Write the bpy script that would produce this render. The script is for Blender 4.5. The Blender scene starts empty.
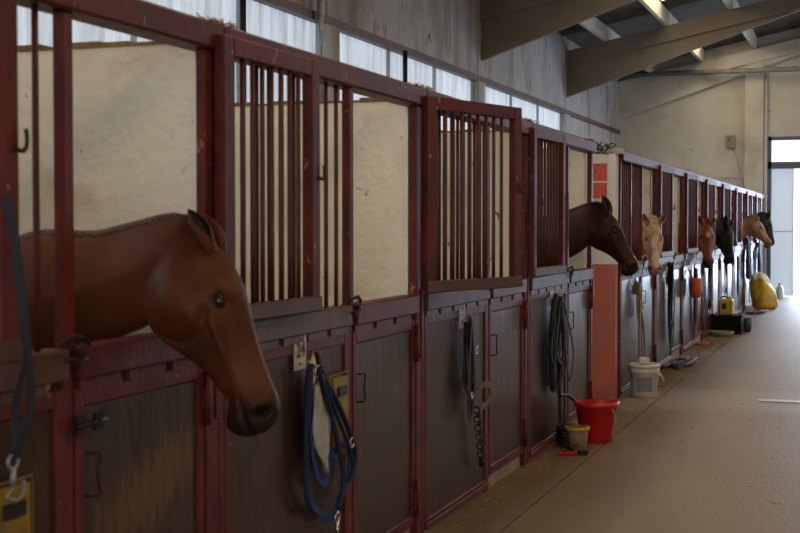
import bpy, bmesh, math, random
from math import radians as R, sin, cos, pi, sqrt, atan, atan2, exp
from mathutils import Vector as V, Matrix

S = bpy.context.scene
COL = S.collection
PAL = {}

# ---------------------------------------------------------------- camera
FPX, CH, CD = 1300.0, 1.55, 2.0715
PITCH = atan(40.5 / FPX)
YAW = atan(464.0 / FPX * cos(PITCH))
cam_data = bpy.data.cameras.new('camera')
cam_data.sensor_width = 36.0
cam_data.lens = FPX / 800.0 * 36.0
cam_data.clip_start = 0.05
cam_data.clip_end = 400
cam_data.dof.use_dof = True
cam_data.dof.focus_distance = 10.5
cam_data.dof.aperture_fstop = 5.0
cam = bpy.data.objects.new('camera', cam_data)
COL.objects.link(cam)
cam.location = (CD, 0, CH)
cam.rotation_euler = (pi / 2 - PITCH, 0, YAW)
S.camera = cam

# ---------------------------------------------------------------- world, lights, exposure
S.view_settings.view_transform = 'Standard'
S.view_settings.look = 'None'
S.view_settings.gamma = 1
S.view_settings.use_curve_mapping = False
S.view_settings.exposure = -0.12
world = bpy.data.worlds.new('daylight')
S.world = world
world.use_nodes = True
wn = world.node_tree.nodes
wn['Background'].inputs[0].default_value = (0.78, 0.87, 1.0, 1)
wn['Background'].inputs[1].default_value = 1.6


def area(name, loc, size, rot, power, color, portal=False, spread=pi):
    l = bpy.data.lights.new(name, 'AREA')
    l.shape = 'RECTANGLE'
    l.size, l.size_y = size
    l.energy = power
    l.color = color
    l.spread = spread
    if portal:
        l.cycles.is_portal = True
    o = bpy.data.objects.new(name, l)
    COL.objects.link(o)
    o.location = loc
    o.rotation_euler = rot
    return o


# daylight through the big door behind the photographer, the open arena side and the far door
area('daylight_near_door', (3.2, -5.6, 2.2), (5.5, 3.2), (R(90), 0, 0), 125, (1.0, 0.93, 0.80))
area('daylight_far_door', (1.9, 30.6, 1.7), (2.6, 2.9), (R(-90), 0, 0), 480, (0.62, 0.78, 1.0))
area('daylight_arena_side', (8.6, 24.0, 3.2), (3.0, 10.0), (0, R(90), 0), 190, (0.42, 0.64, 1.0))


# ---------------------------------------------------------------- materials
def mat(name, color, rough=0.6, var=0.0, vscale=6.0, color2=None, c2scale=3.0, c2lo=0.5, c2hi=0.7,
        bump=0.0, bscale=40.0, metallic=0.0, coat=0.0, spec=0.5, stretch=(1, 1, 1), emit=None, estr=0.0,
        color3=None, c3scale=20.0, c3lo=0.62, c3hi=0.68, rough2=None, local=False):
    if name in PAL:
        return PAL[name]
    m = bpy.data.materials.new(name)
    m.use_nodes = True
    nt = m.node_tree
    N, L = nt.nodes, nt.links
    b = N['Principled BSDF']
    b.inputs['Base Color'].default_value = (*color, 1)
    b.inputs['Roughness'].default_value = rough
    b.inputs['Metallic'].default_value = metallic
    b.inputs['Specular IOR Level'].default_value = spec
    b.inputs['Coat Weight'].default_value = coat
    if emit:
        b.inputs['Emission Color'].default_value = (*emit, 1)
        b.inputs['Emission Strength'].default_value = estr
    if local:
        src = N.new('ShaderNodeTexCoord').outputs['Object']
    else:
        src = N.new('ShaderNodeNewGeometry').outputs['Position']
    mp = N.new('ShaderNodeMapping')
    mp.inputs['Scale'].default_value = stretch
    L.new(src, mp.inputs['Vector'])

    def noise(scale, detail=4.0, dist=0.0):
        n = N.new('ShaderNodeTexNoise')
        n.inputs['Scale'].default_value = scale
        n.inputs['Detail'].default_value = detail
        n.inputs['Distortion'].default_value = dist
        L.new(mp.outputs[0], n.inputs['Vector'])
        return n.outputs['Fac']

    def mix(a, bcol, fac, blend='MIX'):
        x = N.new('ShaderNodeMix')
        x.data_type = 'RGBA'
        x.blend_type = blend
        if isinstance(fac, float):
            x.inputs[0].default_value = fac
        else:
            L.new(fac, x.inputs[0])
        for sock, val in ((x.inputs[6], a), (x.inputs[7], bcol)):
            if isinstance(val, tuple):
                sock.default_value = (*val, 1)
            else:
                L.new(val, sock)
        return x.outputs[2]

    def ramp(f, lo, hi):
        r = N.new('ShaderNodeMapRange')
        r.inputs[1].default_value = lo
        r.inputs[2].default_value = hi
        L.new(f, r.inputs[0])
        return r.outputs[0]
    cur = color
    if var > 0:
        cur = mix(tuple(c * (1 - var) for c in color), tuple(min(1, c * (1 + var)) for c in color), ramp(noise(vscale), 0.3, 0.7))
    if color2:
        f2 = ramp(noise(c2scale, 6.0, 0.3), c2lo, c2hi)
        cur = mix(cur, color2, f2)
        if rough2 is not None:
            rr = N.new('ShaderNodeMix')
            rr.inputs[2].default_value = rough
            rr.inputs[3].default_value = rough2
            L.new(f2, rr.inputs[0])
            L.new(rr.outputs[0], b.inputs['Roughness'])
    if color3:
        cur = mix(cur, color3, ramp(noise(c3scale, 3.0, 1.0), c3lo, c3hi))
    if not isinstance(cur, tuple):
        L.new(cur, b.inputs['Base Color'])
    if bump > 0:
        bn = N.new('ShaderNodeBump')
        bn.inputs['Strength'].default_value = bump
        bn.inputs['Distance'].default_value = 0.01
        L.new(noise(bscale, 6.0), bn.inputs['Height'])
        L.new(bn.outputs[0], b.inputs['Normal'])
    PAL[name] = m
    return m


RED = mat('maroon_paint', (0.115, 0.016, 0.013), 0.5, 0.3, 9, (0.05, 0.018, 0.012), 5, 0.5, 0.75, 0.25, 60,
          color3=(0.32, 0.22, 0.17), c3scale=22, c3lo=0.68, c3hi=0.74, stretch=(1, 1, 0.6), spec=0.3)
REDBAR = mat('maroon_bar_paint', (0.095, 0.019, 0.013), 0.5, 0.3, 12, (0.04, 0.02, 0.012), 9, 0.5, 0.7, 0.1, 60)
PANEL = mat('brown_stall_panel', (0.040, 0.019, 0.010), 0.28, 0.3, 3, (0.06, 0.034, 0.021), 2.2, 0.5, 0.8, 0.35, 18,
            color3=(0.13, 0.085, 0.05), c3scale=11, c3lo=0.66, c3hi=0.78, stretch=(1, 1, 0.35), rough2=0.42, spec=0.4)
LEDGE = mat('grey_worn_rail', (0.085, 0.045, 0.034), 0.5, 0.25, 8, (0.14, 0.05, 0.04), 4, 0.5, 0.7, 0.2, 50)
CREAM = mat('cream_plaster', (0.80, 0.76, 0.66), 0.85, 0.08, 2.5, (0.50, 0.34, 0.19), 2.0, 0.56, 0.80, 0.8, 22,
            color3=(0.26, 0.15, 0.08), c3scale=12, c3lo=0.69, c3hi=0.74)
CONC = mat('painted_concrete_wall', (0.38, 0.38, 0.39), 0.85, 0.15, 1.5, (0.22, 0.17, 0.125), 2.4, 0.48, 0.72, 0.3, 12,
           color3=(0.10, 0.08, 0.06), c3scale=8, c3lo=0.62, c3hi=0.72, stretch=(1, 1, 0.28))
ENDW = mat('beige_block_wall', (0.54, 0.50, 0.42), 0.88, 0.08, 1.5, (0.34, 0.27, 0.2), 1.3, 0.55, 0.85, 0.3, 14,
           color3=(0.2, 0.14, 0.09), c3scale=5, c3lo=0.7, c3hi=0.76)
BEAM = mat('precast_concrete', (0.175, 0.150, 0.112), 0.85, 0.2, 1.6, (0.17, 0.13, 0.08), 1.5, 0.5, 0.75, 0.3, 18)
PURL = mat('pale_purlin_concrete', (0.50, 0.46, 0.38), 0.8, 0.15, 3, bump=0.2, bscale=20)
ROOF = mat('fibre_cement_roof', (0.055, 0.05, 0.045), 0.9, 0.3, 3, bump=0.3, bscale=12)
STEEL = mat('galvanised_metal', (0.32, 0.34, 0.36), 0.42, 0.2, 12, metallic=0.7)
DARKM = mat('dark_iron', (0.03, 0.025, 0.022), 0.5, 0.3, 20, metallic=0.6)
BLACK = mat('black_webbing', (0.008, 0.008, 0.01), 0.65, 0.3, 60)
BLACKP = mat('black_plastic', (0.007, 0.007, 0.008), 0.65, spec=0.15)
BLUE = mat('blue_webbing', (0.005, 0.035, 0.20), 0.7, 0.3, 60)
NAVY = mat('navy_rope', (0.006, 0.018, 0.05), 0.75, 0.4, 90)
GREYBLUE = mat('grey_blue_strap', (0.018, 0.027, 0.048), 0.8, 0.3, 50)
CLOTH = mat('white_cloth', (0.42, 0.44, 0.46), 0.9, 0.2, 30, bump=0.4, bscale=60)
TAN = mat('tan_rope', (0.30, 0.22, 0.11), 0.85, 0.3, 60)
BRASS = mat('brass_fitting', (0.55, 0.36, 0.1), 0.3, metallic=0.9)
CHROME = mat('chrome_fitting', (0.6, 0.6, 0.62), 0.2, metallic=1.0)
YELLOW = mat('yellow_plastic', (0.24, 0.155, 0.008), 0.45, 0.25, 14, (0.07, 0.04, 0.012), 8, 0.55, 0.75)
ORANGE = mat('orange_plastic', (0.5, 0.1, 0.03), 0.5, 0.2, 10)
REDP = mat('red_plastic', (0.5, 0.012, 0.014), 0.35, 0.1, 10)
REDP2 = mat('red_plastic_rim', (0.58, 0.02, 0.02), 0.35)
WHITEP = mat('white_plastic', (0.62, 0.63, 0.62), 0.4, 0.08, 8)
TANP = mat('tan_bucket_plastic', (0.26, 0.17, 0.08), 0.55, 0.2, 10)
LABELG = mat('grey_label', (0.2, 0.22, 0.25), 0.5, 0.3, 90)
INK = mat('dark_ink', (0.02, 0.02, 0.02), 0.6)
PLATE = mat('number_plate_paint', (0.52, 0.50, 0.45), 0.55, 0.15, 30, (0.3, 0.26, 0.2), 16, 0.5, 0.7)
WOOD = mat('worn_wood', (0.21, 0.12, 0.06), 0.7, 0.3, 20, stretch=(1, 1, 0.2))
PINK = mat('salmon_wall_paint', (0.46, 0.13, 0.10), 0.6, 0.12, 4, (0.36, 0.17, 0.14), 3, 0.5, 0.75, 0.3, 20)
WHITEW = mat('white_wall_paint', (0.66, 0.68, 0.72), 0.8, 0.08, 6, (0.48, 0.42, 0.36), 5, 0.62, 0.85, 0.2, 20)
SIGNR = mat('red_sign_print', (0.5, 0.055, 0.05), 0.6, 0.2, 30, (0.56, 0.22, 0.19), 55, 0.50, 0.66, stretch=(1, 1, 1.6))
STRAW = mat('straw', (0.36, 0.26, 0.12), 0.9, 0.3, 40)
COBWEB = mat('dusty_cobweb', (0.42, 0.33, 0.22), 0.95, 0.3, 40)
DUST = mat('brown_dust', (0.22, 0.13, 0.065), 0.95, 0.35, 14, bump=0.5, bscale=40)
SILL = mat('sill_concrete', (0.28, 0.22, 0.16), 0.9, 0.2, 8, bump=0.3, bscale=30)
SACK = mat('yellow_sack', (0.62, 0.40, 0.03), 0.45, 0.2, 9, (0.45, 0.20, 0.03), 8, 0.5, 0.65, 0.4, 12)
SACKW = mat('white_sack_top', (0.72, 0.68, 0.5), 0.5, 0.15, 12)
DUN = mat('blanket_cloth', (0.12, 0.13, 0.2), 0.9, 0.3, 20, (0.28, 0.2, 0.28), 12, 0.5, 0.6)
DOORP = mat('pale_blue_door_sheet', (0.42, 0.50, 0.58), 0.6, 0.08, 5)
LINTEL = mat('door_frame_metal', (0.09, 0.11, 0.14), 0.6)
FLEECE = mat('brown_leather', (0.13, 0.045, 0.02), 0.6, 0.3, 25)
CLEARB = mat('milky_bottle', (0.6, 0.65, 0.7), 0.35)
GROUND = mat('outdoor_ground', (0.80, 0.79, 0.76), 0.95, 0.1, 0.5)
SAND = mat('arena_sand', (0.30, 0.22, 0.14), 0.95, 0.15, 1)


def scuff_mat():
    m = mat('scuffed_stall_panel', (0.036, 0.019, 0.012), 0.3, 0.3, 3, (0.06, 0.034, 0.021), 2.2, 0.5, 0.8, 0.35, 18, stretch=(1, 1, 0.35))
    nt = m.node_tree
    N, L = nt.nodes, nt.links
    b = N['Principled BSDF']
    g = N.new('ShaderNodeNewGeometry')
    mp = N.new('ShaderNodeMapping')
    mp.vector_type = 'TEXTURE'
    mp.inputs['Location'].default_value = (0.0, 3.50, 0.74)
    mp.inputs['Rotation'].default_value = (R(18), 0, 0)
    mp.inputs['Scale'].default_value = (1.0, 0.30, 0.12)
    L.new(g.outputs['Position'], mp.inputs[0])
    ln = N.new('ShaderNodeVectorMath')
    ln.operation = 'LENGTH'
    L.new(mp.outputs[0], ln.inputs[0])
    m2 = N.new('ShaderNodeMapping')
    m2.inputs['Rotation'].default_value = (R(-30), 0, 0)
    m2.inputs['Scale'].default_value = (1, 2.2, 0.4)
    L.new(g.outputs['Position'], m2.inputs[0])
    nz = N.new('ShaderNodeTexNoise')
    nz.inputs['Scale'].default_value = 16
    nz.inputs['Detail'].default_value = 7
    L.new(m2.outputs[0], nz.inputs['Vector'])
    ad = N.new('ShaderNodeMath')
    ad.operation = 'MULTIPLY_ADD'
    L.new(nz.outputs['Fac'], ad.inputs[0])
    ad.inputs[1].default_value = 2.2
    L.new(ln.outputs['Value'], ad.inputs[2])
    mr = N.new('ShaderNodeMapRange')
    mr.inputs[1].default_value = 1.7
    mr.inputs[2].default_value = 2.25
    mr.inputs[3].default_value = 0.85
    mr.inputs[4].default_value = 0.0
    L.new(ad.outputs[0], mr.inputs[0])
    mx = N.new('ShaderNodeMix')
    mx.data_type = 'RGBA'
    L.new(mr.outputs[0], mx.inputs[0])
    L.new(b.inputs['Base Color'].links[0].from_socket, mx.inputs[6])
    mx.inputs[7].default_value = (0.125, 0.07, 0.035, 1)
    L.new(mx.outputs[2], b.inputs['Base Color'])
    return m


def floor_mat(name, base, light):
    m = mat(name, base, 0.55, 0.16, 0.9, tuple(c * 0.62 for c in base), 1.3, 0.5, 0.8, 0.35, 30,
            color3=light, c3scale=26, c3lo=0.70, c3hi=0.78, stretch=(1.2, 0.35, 1), spec=0.5)
    nt = m.node_tree
    N, L = nt.nodes, nt.links
    b = N['Principled BSDF']
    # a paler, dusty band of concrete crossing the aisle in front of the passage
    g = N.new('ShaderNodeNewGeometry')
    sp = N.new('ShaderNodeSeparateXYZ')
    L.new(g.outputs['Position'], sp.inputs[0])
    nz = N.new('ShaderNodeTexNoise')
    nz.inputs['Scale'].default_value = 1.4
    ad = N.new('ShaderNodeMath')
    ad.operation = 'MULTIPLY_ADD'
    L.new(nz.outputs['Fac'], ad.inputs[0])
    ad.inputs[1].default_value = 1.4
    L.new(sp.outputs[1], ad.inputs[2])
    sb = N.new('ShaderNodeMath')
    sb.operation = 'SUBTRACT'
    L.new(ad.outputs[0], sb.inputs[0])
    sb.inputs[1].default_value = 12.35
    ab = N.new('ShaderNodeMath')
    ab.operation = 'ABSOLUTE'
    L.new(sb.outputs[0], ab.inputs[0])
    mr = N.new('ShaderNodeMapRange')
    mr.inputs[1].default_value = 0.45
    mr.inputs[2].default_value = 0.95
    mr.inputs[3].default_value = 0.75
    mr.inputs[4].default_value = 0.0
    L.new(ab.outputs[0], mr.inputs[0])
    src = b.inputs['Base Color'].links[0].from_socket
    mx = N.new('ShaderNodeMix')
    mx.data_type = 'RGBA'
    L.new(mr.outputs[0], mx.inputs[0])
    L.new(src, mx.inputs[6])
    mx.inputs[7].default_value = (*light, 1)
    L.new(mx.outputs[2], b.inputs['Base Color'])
    return m


SCUFF = scuff_mat()
FLOOR = floor_mat('aisle_concrete', (0.20, 0.145, 0.088), (0.27, 0.225, 0.17))
APRON = floor_mat('apron_concrete', (0.20, 0.150, 0.098), (0.29, 0.25, 0.20))


def panel_light(name, color, strength, rib=0.0, dirt=0.3):
    """sheet that glows by itself, in place of daylight falling on it from outside"""
    m = bpy.data.materials.new(name)
    m.use_nodes = True
    nt = m.node_tree
    N, L = nt.nodes, nt.links
    b = N['Principled BSDF']
    b.inputs['Base Color'].default_value = (0.5, 0.52, 0.55, 1)
    b.inputs['Roughness'].default_value = 0.5
    g = N.new('ShaderNodeNewGeometry')
    mp = N.new('ShaderNodeMapping')
    mp.inputs['Scale'].default_value = (1, 1, 0.12)
    L.new(g.outputs['Position'], mp.inputs[0])
    nz = N.new('ShaderNodeTexNoise')
    nz.inputs['Scale'].default_value = 9
    nz.inputs['Detail'].default_value = 5
    L.new(mp.outputs[0], nz.inputs['Vector'])
    mr = N.new('ShaderNodeMapRange')
    mr.inputs[1].default_value = 0.35
    mr.inputs[2].default_value = 0.7
    mr.inputs[3].default_value = 1.0
    mr.inputs[4].default_value = 1.0 - dirt
    L.new(nz.outputs['Fac'], mr.inputs[0])
    mu = N.new('ShaderNodeMix')
    mu.data_type = 'RGBA'
    mu.blend_type = 'MULTIPLY'
    mu.inputs[0].default_value = 1.0
    mu.inputs[6].default_value = (*color, 1)
    L.new(mr.outputs[0], mu.inputs[7])
    L.new(mu.outputs[2], b.inputs['Emission Color'])
    b.inputs['Emission Strength'].default_value = strength
    return m


WINGLASS = panel_light('ribbed_window_sheet', (0.58, 0.70, 0.84), 0.86, dirt=0.5)
SKYGLASS = panel_light('skylight_sheet', (1.0, 0.84, 0.58), 9.0, dirt=0.1)
WARMFILL = panel_light('warm_fill_sheet', (1.0, 0.66, 0.36), 7.0, dirt=0.2)  # added warm glow to fill the near stall fronts
DOORLEAF = panel_light('glowing_door_leaf', (0.55, 0.68, 0.85), 0.62, dirt=0.12)  # daylight on the door leaf put in as its own glow
TRANSOM = panel_light('transom_glass', (0.82, 0.92, 1.0), 1.6, dirt=0.05)


# ---------------------------------------------------------------- mesh helpers
class MB:
    def __init__(s):
        s.v, s.f, s.sm = [], [], []

    def add(s, vs, fs, smooth=False):
        o = len(s.v)
        s.v += [tuple(p) for p in vs]
        s.f += [tuple(i + o for i in f) for f in fs]
        s.sm += [smooth] * len(fs)

    def box(s, a, b, m=None):
        x0, y0, z0 = a
        x1, y1, z1 = b
        vs = [(x0, y0, z0), (x1, y0, z0), (x1, y1, z0), (x0, y1, z0), (x0, y0, z1), (x1, y0, z1), (x1, y1, z1), (x0, y1, z1)]
        if m:
            vs = [m @ V(p) for p in vs]
        s.add(vs, [(0, 3, 2, 1), (4, 5, 6, 7), (0, 1, 5, 4), (1, 2, 6, 5), (2, 3, 7, 6), (3, 0, 4, 7)])
        return s

    def bbox(s, a, b, c=0.004):
        """box with chamfered edges"""
        bm = bmesh.new()
        bmesh.ops.create_cube(bm, size=1)
        for v in bm.verts:
            for i in range(3):
                v.co[i] = (a[i] + b[i]) / 2 + v.co[i] * (b[i] - a[i])
        bmesh.ops.bevel(bm, geom=list(bm.edges), offset=c, segments=1, affect='EDGES')
        s.frombm(bm)
        return s

    def frombm(s, bm, smooth=False):
        bm.verts.ensure_lookup_table()
        bm.verts.index_update()
        s.add([v.co.copy() for v in bm.verts], [[v.index for v in f.verts] for f in bm.faces], smooth)
        bm.free()

    def tube(s, pts, r, n=8, closed=False, flat=None, up=None):
        """round tube, or a flat strap (flat = (width, thickness)); up is the strap's face normal"""
        pts = [V(p) for p in pts]
        k = len(pts)
        rs = r if isinstance(r, (list, tuple)) else [r] * k
        ring = []
        nrm = None
        for i, p in enumerate(pts):
            if closed:
                t = pts[(i + 1) % k] - pts[i - 1]
            else:
                t = pts[min(i + 1, k - 1)] - pts[max(i - 1, 0)]
            if t.length < 1e-9:
                t = V((0, 0, 1))
            t.normalize()
            if up is not None:
                a = V(up)
                a = (a - t * a.dot(t))
                if a.length < 1e-4:
                    a = t.orthogonal()
            elif nrm is None:
                a = t.orthogonal()
            else:
                a = nrm - t * nrm.dot(t)
                if a.length < 1e-6:
                    a = t.orthogonal()
            a.normalize()
            nrm = a
            b = t.cross(a)
            for j in range(n):
                th = 2 * pi * j / n
                if flat:
                    cx, sx = cos(th), sin(th)
                    q = p + a * (flat[1] / 2) * (1 if cx > 0.01 else -1 if cx < -0.01 else 0) * min(1, abs(cx) * 3) + b * (flat[0] / 2) * max(-1, min(1, sx * 1.25))
                else:
                    q = p + (a * cos(th) + b * sin(th)) * rs[i]
                ring.append(q)
        fs = []
        m = k if closed else k - 1
        for i in range(m):
            i2 = (i + 1) % k
            for j in range(n):
                j2 = (j + 1) % n
                fs.append((i * n + j, i * n + j2, i2 * n + j2, i2 * n + j))
        if not closed:
            fs.append(tuple(reversed(range(n))))
            fs.append(tuple((k - 1) * n + j for j in range(n)))
        s.add(ring, fs, not flat)
        return s

    def lathe(s, prof, n=28, c=(0, 0, 0), cap0=True, cap1=False, sx=1.0, sy=1.0):
        vs, fs = [], []
        for (r, z) in prof:
            for j in range(n):
                th = 2 * pi * j / n
                vs.append((c[0] + r * cos(th) * sx, c[1] + r * sin(th) * sy, c[2] + z))
        for i in range(len(prof) - 1):
            for j in range(n):
                j2 = (j + 1) % n
                fs.append((i * n + j, i * n + j2, (i + 1) * n + j2, (i + 1) * n + j))
        if cap0:
            fs.append(tuple(reversed(range(n))))
        if cap1:
            fs.append(tuple((len(prof) - 1) * n + j for j in range(n)))
        s.add(vs, fs, True)
        return s

    def torus(s, c, R_, r, axis='x', n=14, m=6):
        pts = []
        for i in range(n):
            th = 2 * pi * i / n
            a, b = R_ * cos(th), R_ * sin(th)
            pts.append(V(c) + (V((0, a, b)) if axis == 'x' else V((a, 0, b)) if axis == 'y' else V((a, b, 0))))
        return s.tube(pts, r, m, closed=True)

    def mesh(s, name, m):
        me = bpy.data.meshes.new(name)
        me.from_pydata([tuple(p) for p in s.v], [], s.f)
        me.polygons.foreach_set('use_smooth', s.sm)
        me.materials.append(m)
        me.update()
        return me

    def obj(s, name, m, parent=None, loc=(0, 0, 0), rz=0.0):
        return link(name, s.mesh(name, m), parent, loc, rz)


def link(name, me, parent=None, loc=(0, 0, 0), rz=0.0):
    o = bpy.data.objects.new(name, me)
    COL.objects.link(o)
    o.location = loc
    o.rotation_euler = (0, 0, rz)
    if parent:
        o.parent = parent
    return o


def thing(name, label, cat, loc=(0, 0, 0), rz=0.0, group=None):
    return tag(link(name, None, None, loc, rz), label, cat, group)


def tag(o, label, cat, group=None, kind=None):
    if label:
        o['label'] = label
    if cat:
        o['category'] = cat
    if group:
        o['group'] = group
    if kind:
        o['kind'] = kind
    return o


def struct(name, mb, m, label=None):
    o = mb.obj(name, m)
    o['kind'] = 'structure'
    if label:
        o['label'] = label
    return o


def spline(pts, n=8, closed=False):
    """Catmull-Rom through the points"""
    P = [V(p) for p in pts]
    k = len(P)
    out = []
    for i in range(k if closed else k - 1):
        if closed:
            a, b, c, d = P[i - 1], P[i], P[(i + 1) % k], P[(i + 2) % k]
        else:
            a, b, c, d = P[max(i - 1, 0)], P[i], P[i + 1], P[min(i + 2, k - 1)]
        for j in range(n):
            t = j / n
            out.append(0.5 * ((2 * b) + (c - a) * t + (2 * a - 5 * b + 4 * c - d) * t * t + (3 * b - a - 3 * c + d) * t ** 3))
    if not closed:
        out.append(P[-1])
    return out


# ---------------------------------------------------------------- the building
BX, EY = -3.2, 29.6           # back wall behind the stalls, end wall
RX = 9.0                      # far side of the barn
NY = -6.0


def zt(x):
    return 4.80 + 0.204 * (x - BX)          # top of the rafters


def floor_and_walls():
    struct('floor', MB().box((0.36, NY, -0.12), (RX, EY, 0.0)), FLOOR)
    struct('floor', MB().box((-0.02, NY, -0.12), (0.345, EY, 0.0)), APRON, 'concrete apron strip along the stall doors')
    struct('floor', MB().box((BX, NY, -0.16), (RX, EY + 0.3, -0.121)), SILL, 'rough concrete under the stalls')
    struct('floor', MB().box((BX, NY, -0.12), (-0.021, EY, -0.02)), SAND, 'bedding floor inside the stalls')
    # left wall behind the stalls: block base, sill, window band, upper wall
    struct('wall_left', MB().box((BX - 0.2, NY, -0.1), (BX, EY, 1.90)), CREAM)
    up = MB()
    up.box((BX - 0.2, NY, 3.72), (BX, EY, 5.1))
    struct('wall_left', up, CONC, 'upper concrete wall above the window band')
    tr = MB()
    tr.box((BX - 0.16, NY, 3.63), (BX + 0.03, EY, 3.72))
    struct('trim_1', tr, LEDGE)
    tr = MB()
    tr.box((BX - 0.16, NY, 1.90), (BX + 0.04, EY, 1.98))
    struct('trim_2', tr, LEDGE)
    # window band: sheets between the concrete columns
    cols = [0.9, 6.65, 12.4, 18.0, 23.8]
    for i, cy in enumerate(cols):
        c = MB()
        c.box((BX - 0.19, cy, 1.98), (BX + 0.045, cy + 0.36, 3.63))
        c.box((BX - 0.19, cy + 0.1, 3.72), (BX + 0.012, cy + 0.30, 4.9))
        struct('trim_%d' % (3 + i), c, CONC)
    bounds = [NY] + cols + [EY]
    w = 1
    struct('wall_left', MB().box((BX - 0.2, 24.16, 1.98), (BX - 0.001, EY, 3.63)), CONC, 'solid bay of the back wall nearest the end wall')
    random.seed(4)
    for i in range(len(bounds) - 1):
        a = bounds[i] + (0.36 if i else 0)
        b = bounds[i + 1]
        n = 3
        for k in range(n):
            ya = a + (b - a) * k / n
            yb = a + (b - a) * (k + 1) / n
            if yb < 5 or ya > 24:
                continue
            g = MB()
            ribs = max(4, int((yb - ya) / 0.11))
            vs, fs = [], []
            for r_ in range(ribs * 2 + 1):
                y = ya + 0.02 + (yb - ya - 0.04) * r_ / (ribs * 2)
                x = BX - 0.07 + (0.012 if r_ % 2 else 0)
                vs += [(x, y, 1.99), (x, y, 3.63), (x - 0.01, y, 1.99), (x - 0.01, y, 3.63)]
            for r_ in range(ribs * 2):
                o = r_ * 4
                fs += [(o, o + 4, o + 5, o + 1), (o + 2, o + 3, o + 7, o + 6)]
            g.add(vs, fs)
            wi = g.obj('window_%d' % w, WINGLASS)
            wi['kind'] = 'structure'
            f = MB()
            f.box((BX - 0.1, yb - 0.02, 1.98), (BX - 0.035, yb + 0.02, 3.63))
            f.obj('window_frame', STEEL, wi)
            w += 1
    # end wall with the door opening (x 0.16..3.2) and the transom above
    e = MB()
    e.box((BX - 0.2, EY, -0.1), (0.10, EY + 0.25, 7.5))
    e.box((0.10, EY, 3.47), (3.25, EY + 0.25, 7.5))
    e.box((3.25, EY, -0.1), (RX, EY + 0.25, 7.9))
    struct('wall_back', e, ENDW)
    struct('trim_8', MB().box((-0.41, EY - 0.14, 0), (-0.02, EY + 0.01, 5.30)), ENDW)
    struct('trim_9', MB().box((BX, EY - 0.03, 2.62), (-0.41, EY + 0.01, 2.72)), ENDW)
    d = MB()
    d.box((0.08, EY - 0.05, 0), (0.15, EY + 0.02, 3.5))
    d.box((0.08, EY - 0.05, 3.42), (3.3, EY + 0.02, 3.5))
    d.box((0.08, EY - 0.05, 2.80), (3.3, EY + 0.02, 2.95))
    d.box((3.22, EY - 0.05, 0), (3.3, EY + 0.02, 3.5))
    struct('trim_10', d, LINTEL)
    g = MB().box((0.15, EY + 0.02, 2.95), (3.22, EY + 0.04, 3.42)).obj('window_40', TRANSOM)
    g['kind'] = 'structure'
    f = MB()
    for x in (0.82, 1.62, 2.42):
        f.box((x, EY - 0.02, 2.95), (x + 0.05, EY + 0.05, 3.42))
    f.obj('window_frame', LINTEL, g)
    # pale sliding door leaf standing half open
    dl = MB()
    y0 = EY + 0.06
    dl.box((0.12, y0, 0.02), (0.62, y0 + 0.05, 2.85))
    do = dl.obj('door_1', DOORLEAF)
    do['kind'] = 'structure'
    df = MB()
    df.box((0.60, y0 - 0.02, 0.06), (0.62, y0, 2.85))
    df.box((0.15, y0 - 0.018, 1.42), (0.60, y0, 1.44))
    df.obj('door_frame', DOORP, do)
    # door on the far right of the opening
    do = MB().box((2.7, y0, 0.06), (3.22, y0 + 0.05, 2.85)).obj('door_2', DOORP)
    do['kind'] = 'structure'
    # the other side of the barn: low wall with an open arena side above it
    struct('wall_right', MB().box((RX, NY, 1.2), (RX + 0.2, 18.5, 4.6)).box((RX, NY, -0.1), (RX + 0.2, EY, 1.2)).box((RX, NY, 4.6), (RX + 0.2, EY, 6.2)), CONC)
    n_ = MB()
    n_.box((BX - 0.2, NY - 0.2, -0.1), (0.4, NY, 7.5)).box((6.1, NY - 0.2, -0.1), (RX, NY, 7.5)).box((0.4, NY - 0.2, 4.2), (6.1, NY, 7.5))
    struct('wall_front', n_, CONC)
    struct('floor', MB().box((-30, EY + 0.3, -0.2), (40, EY + 60, -0.03)), GROUND, 'pale sunlit yard outside the end door')
    struct('floor', MB().box((RX + 0.2, NY, -0.2), (RX + 30, EY, -0.05)), SAND, 'sandy ground beside the barn')


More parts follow.
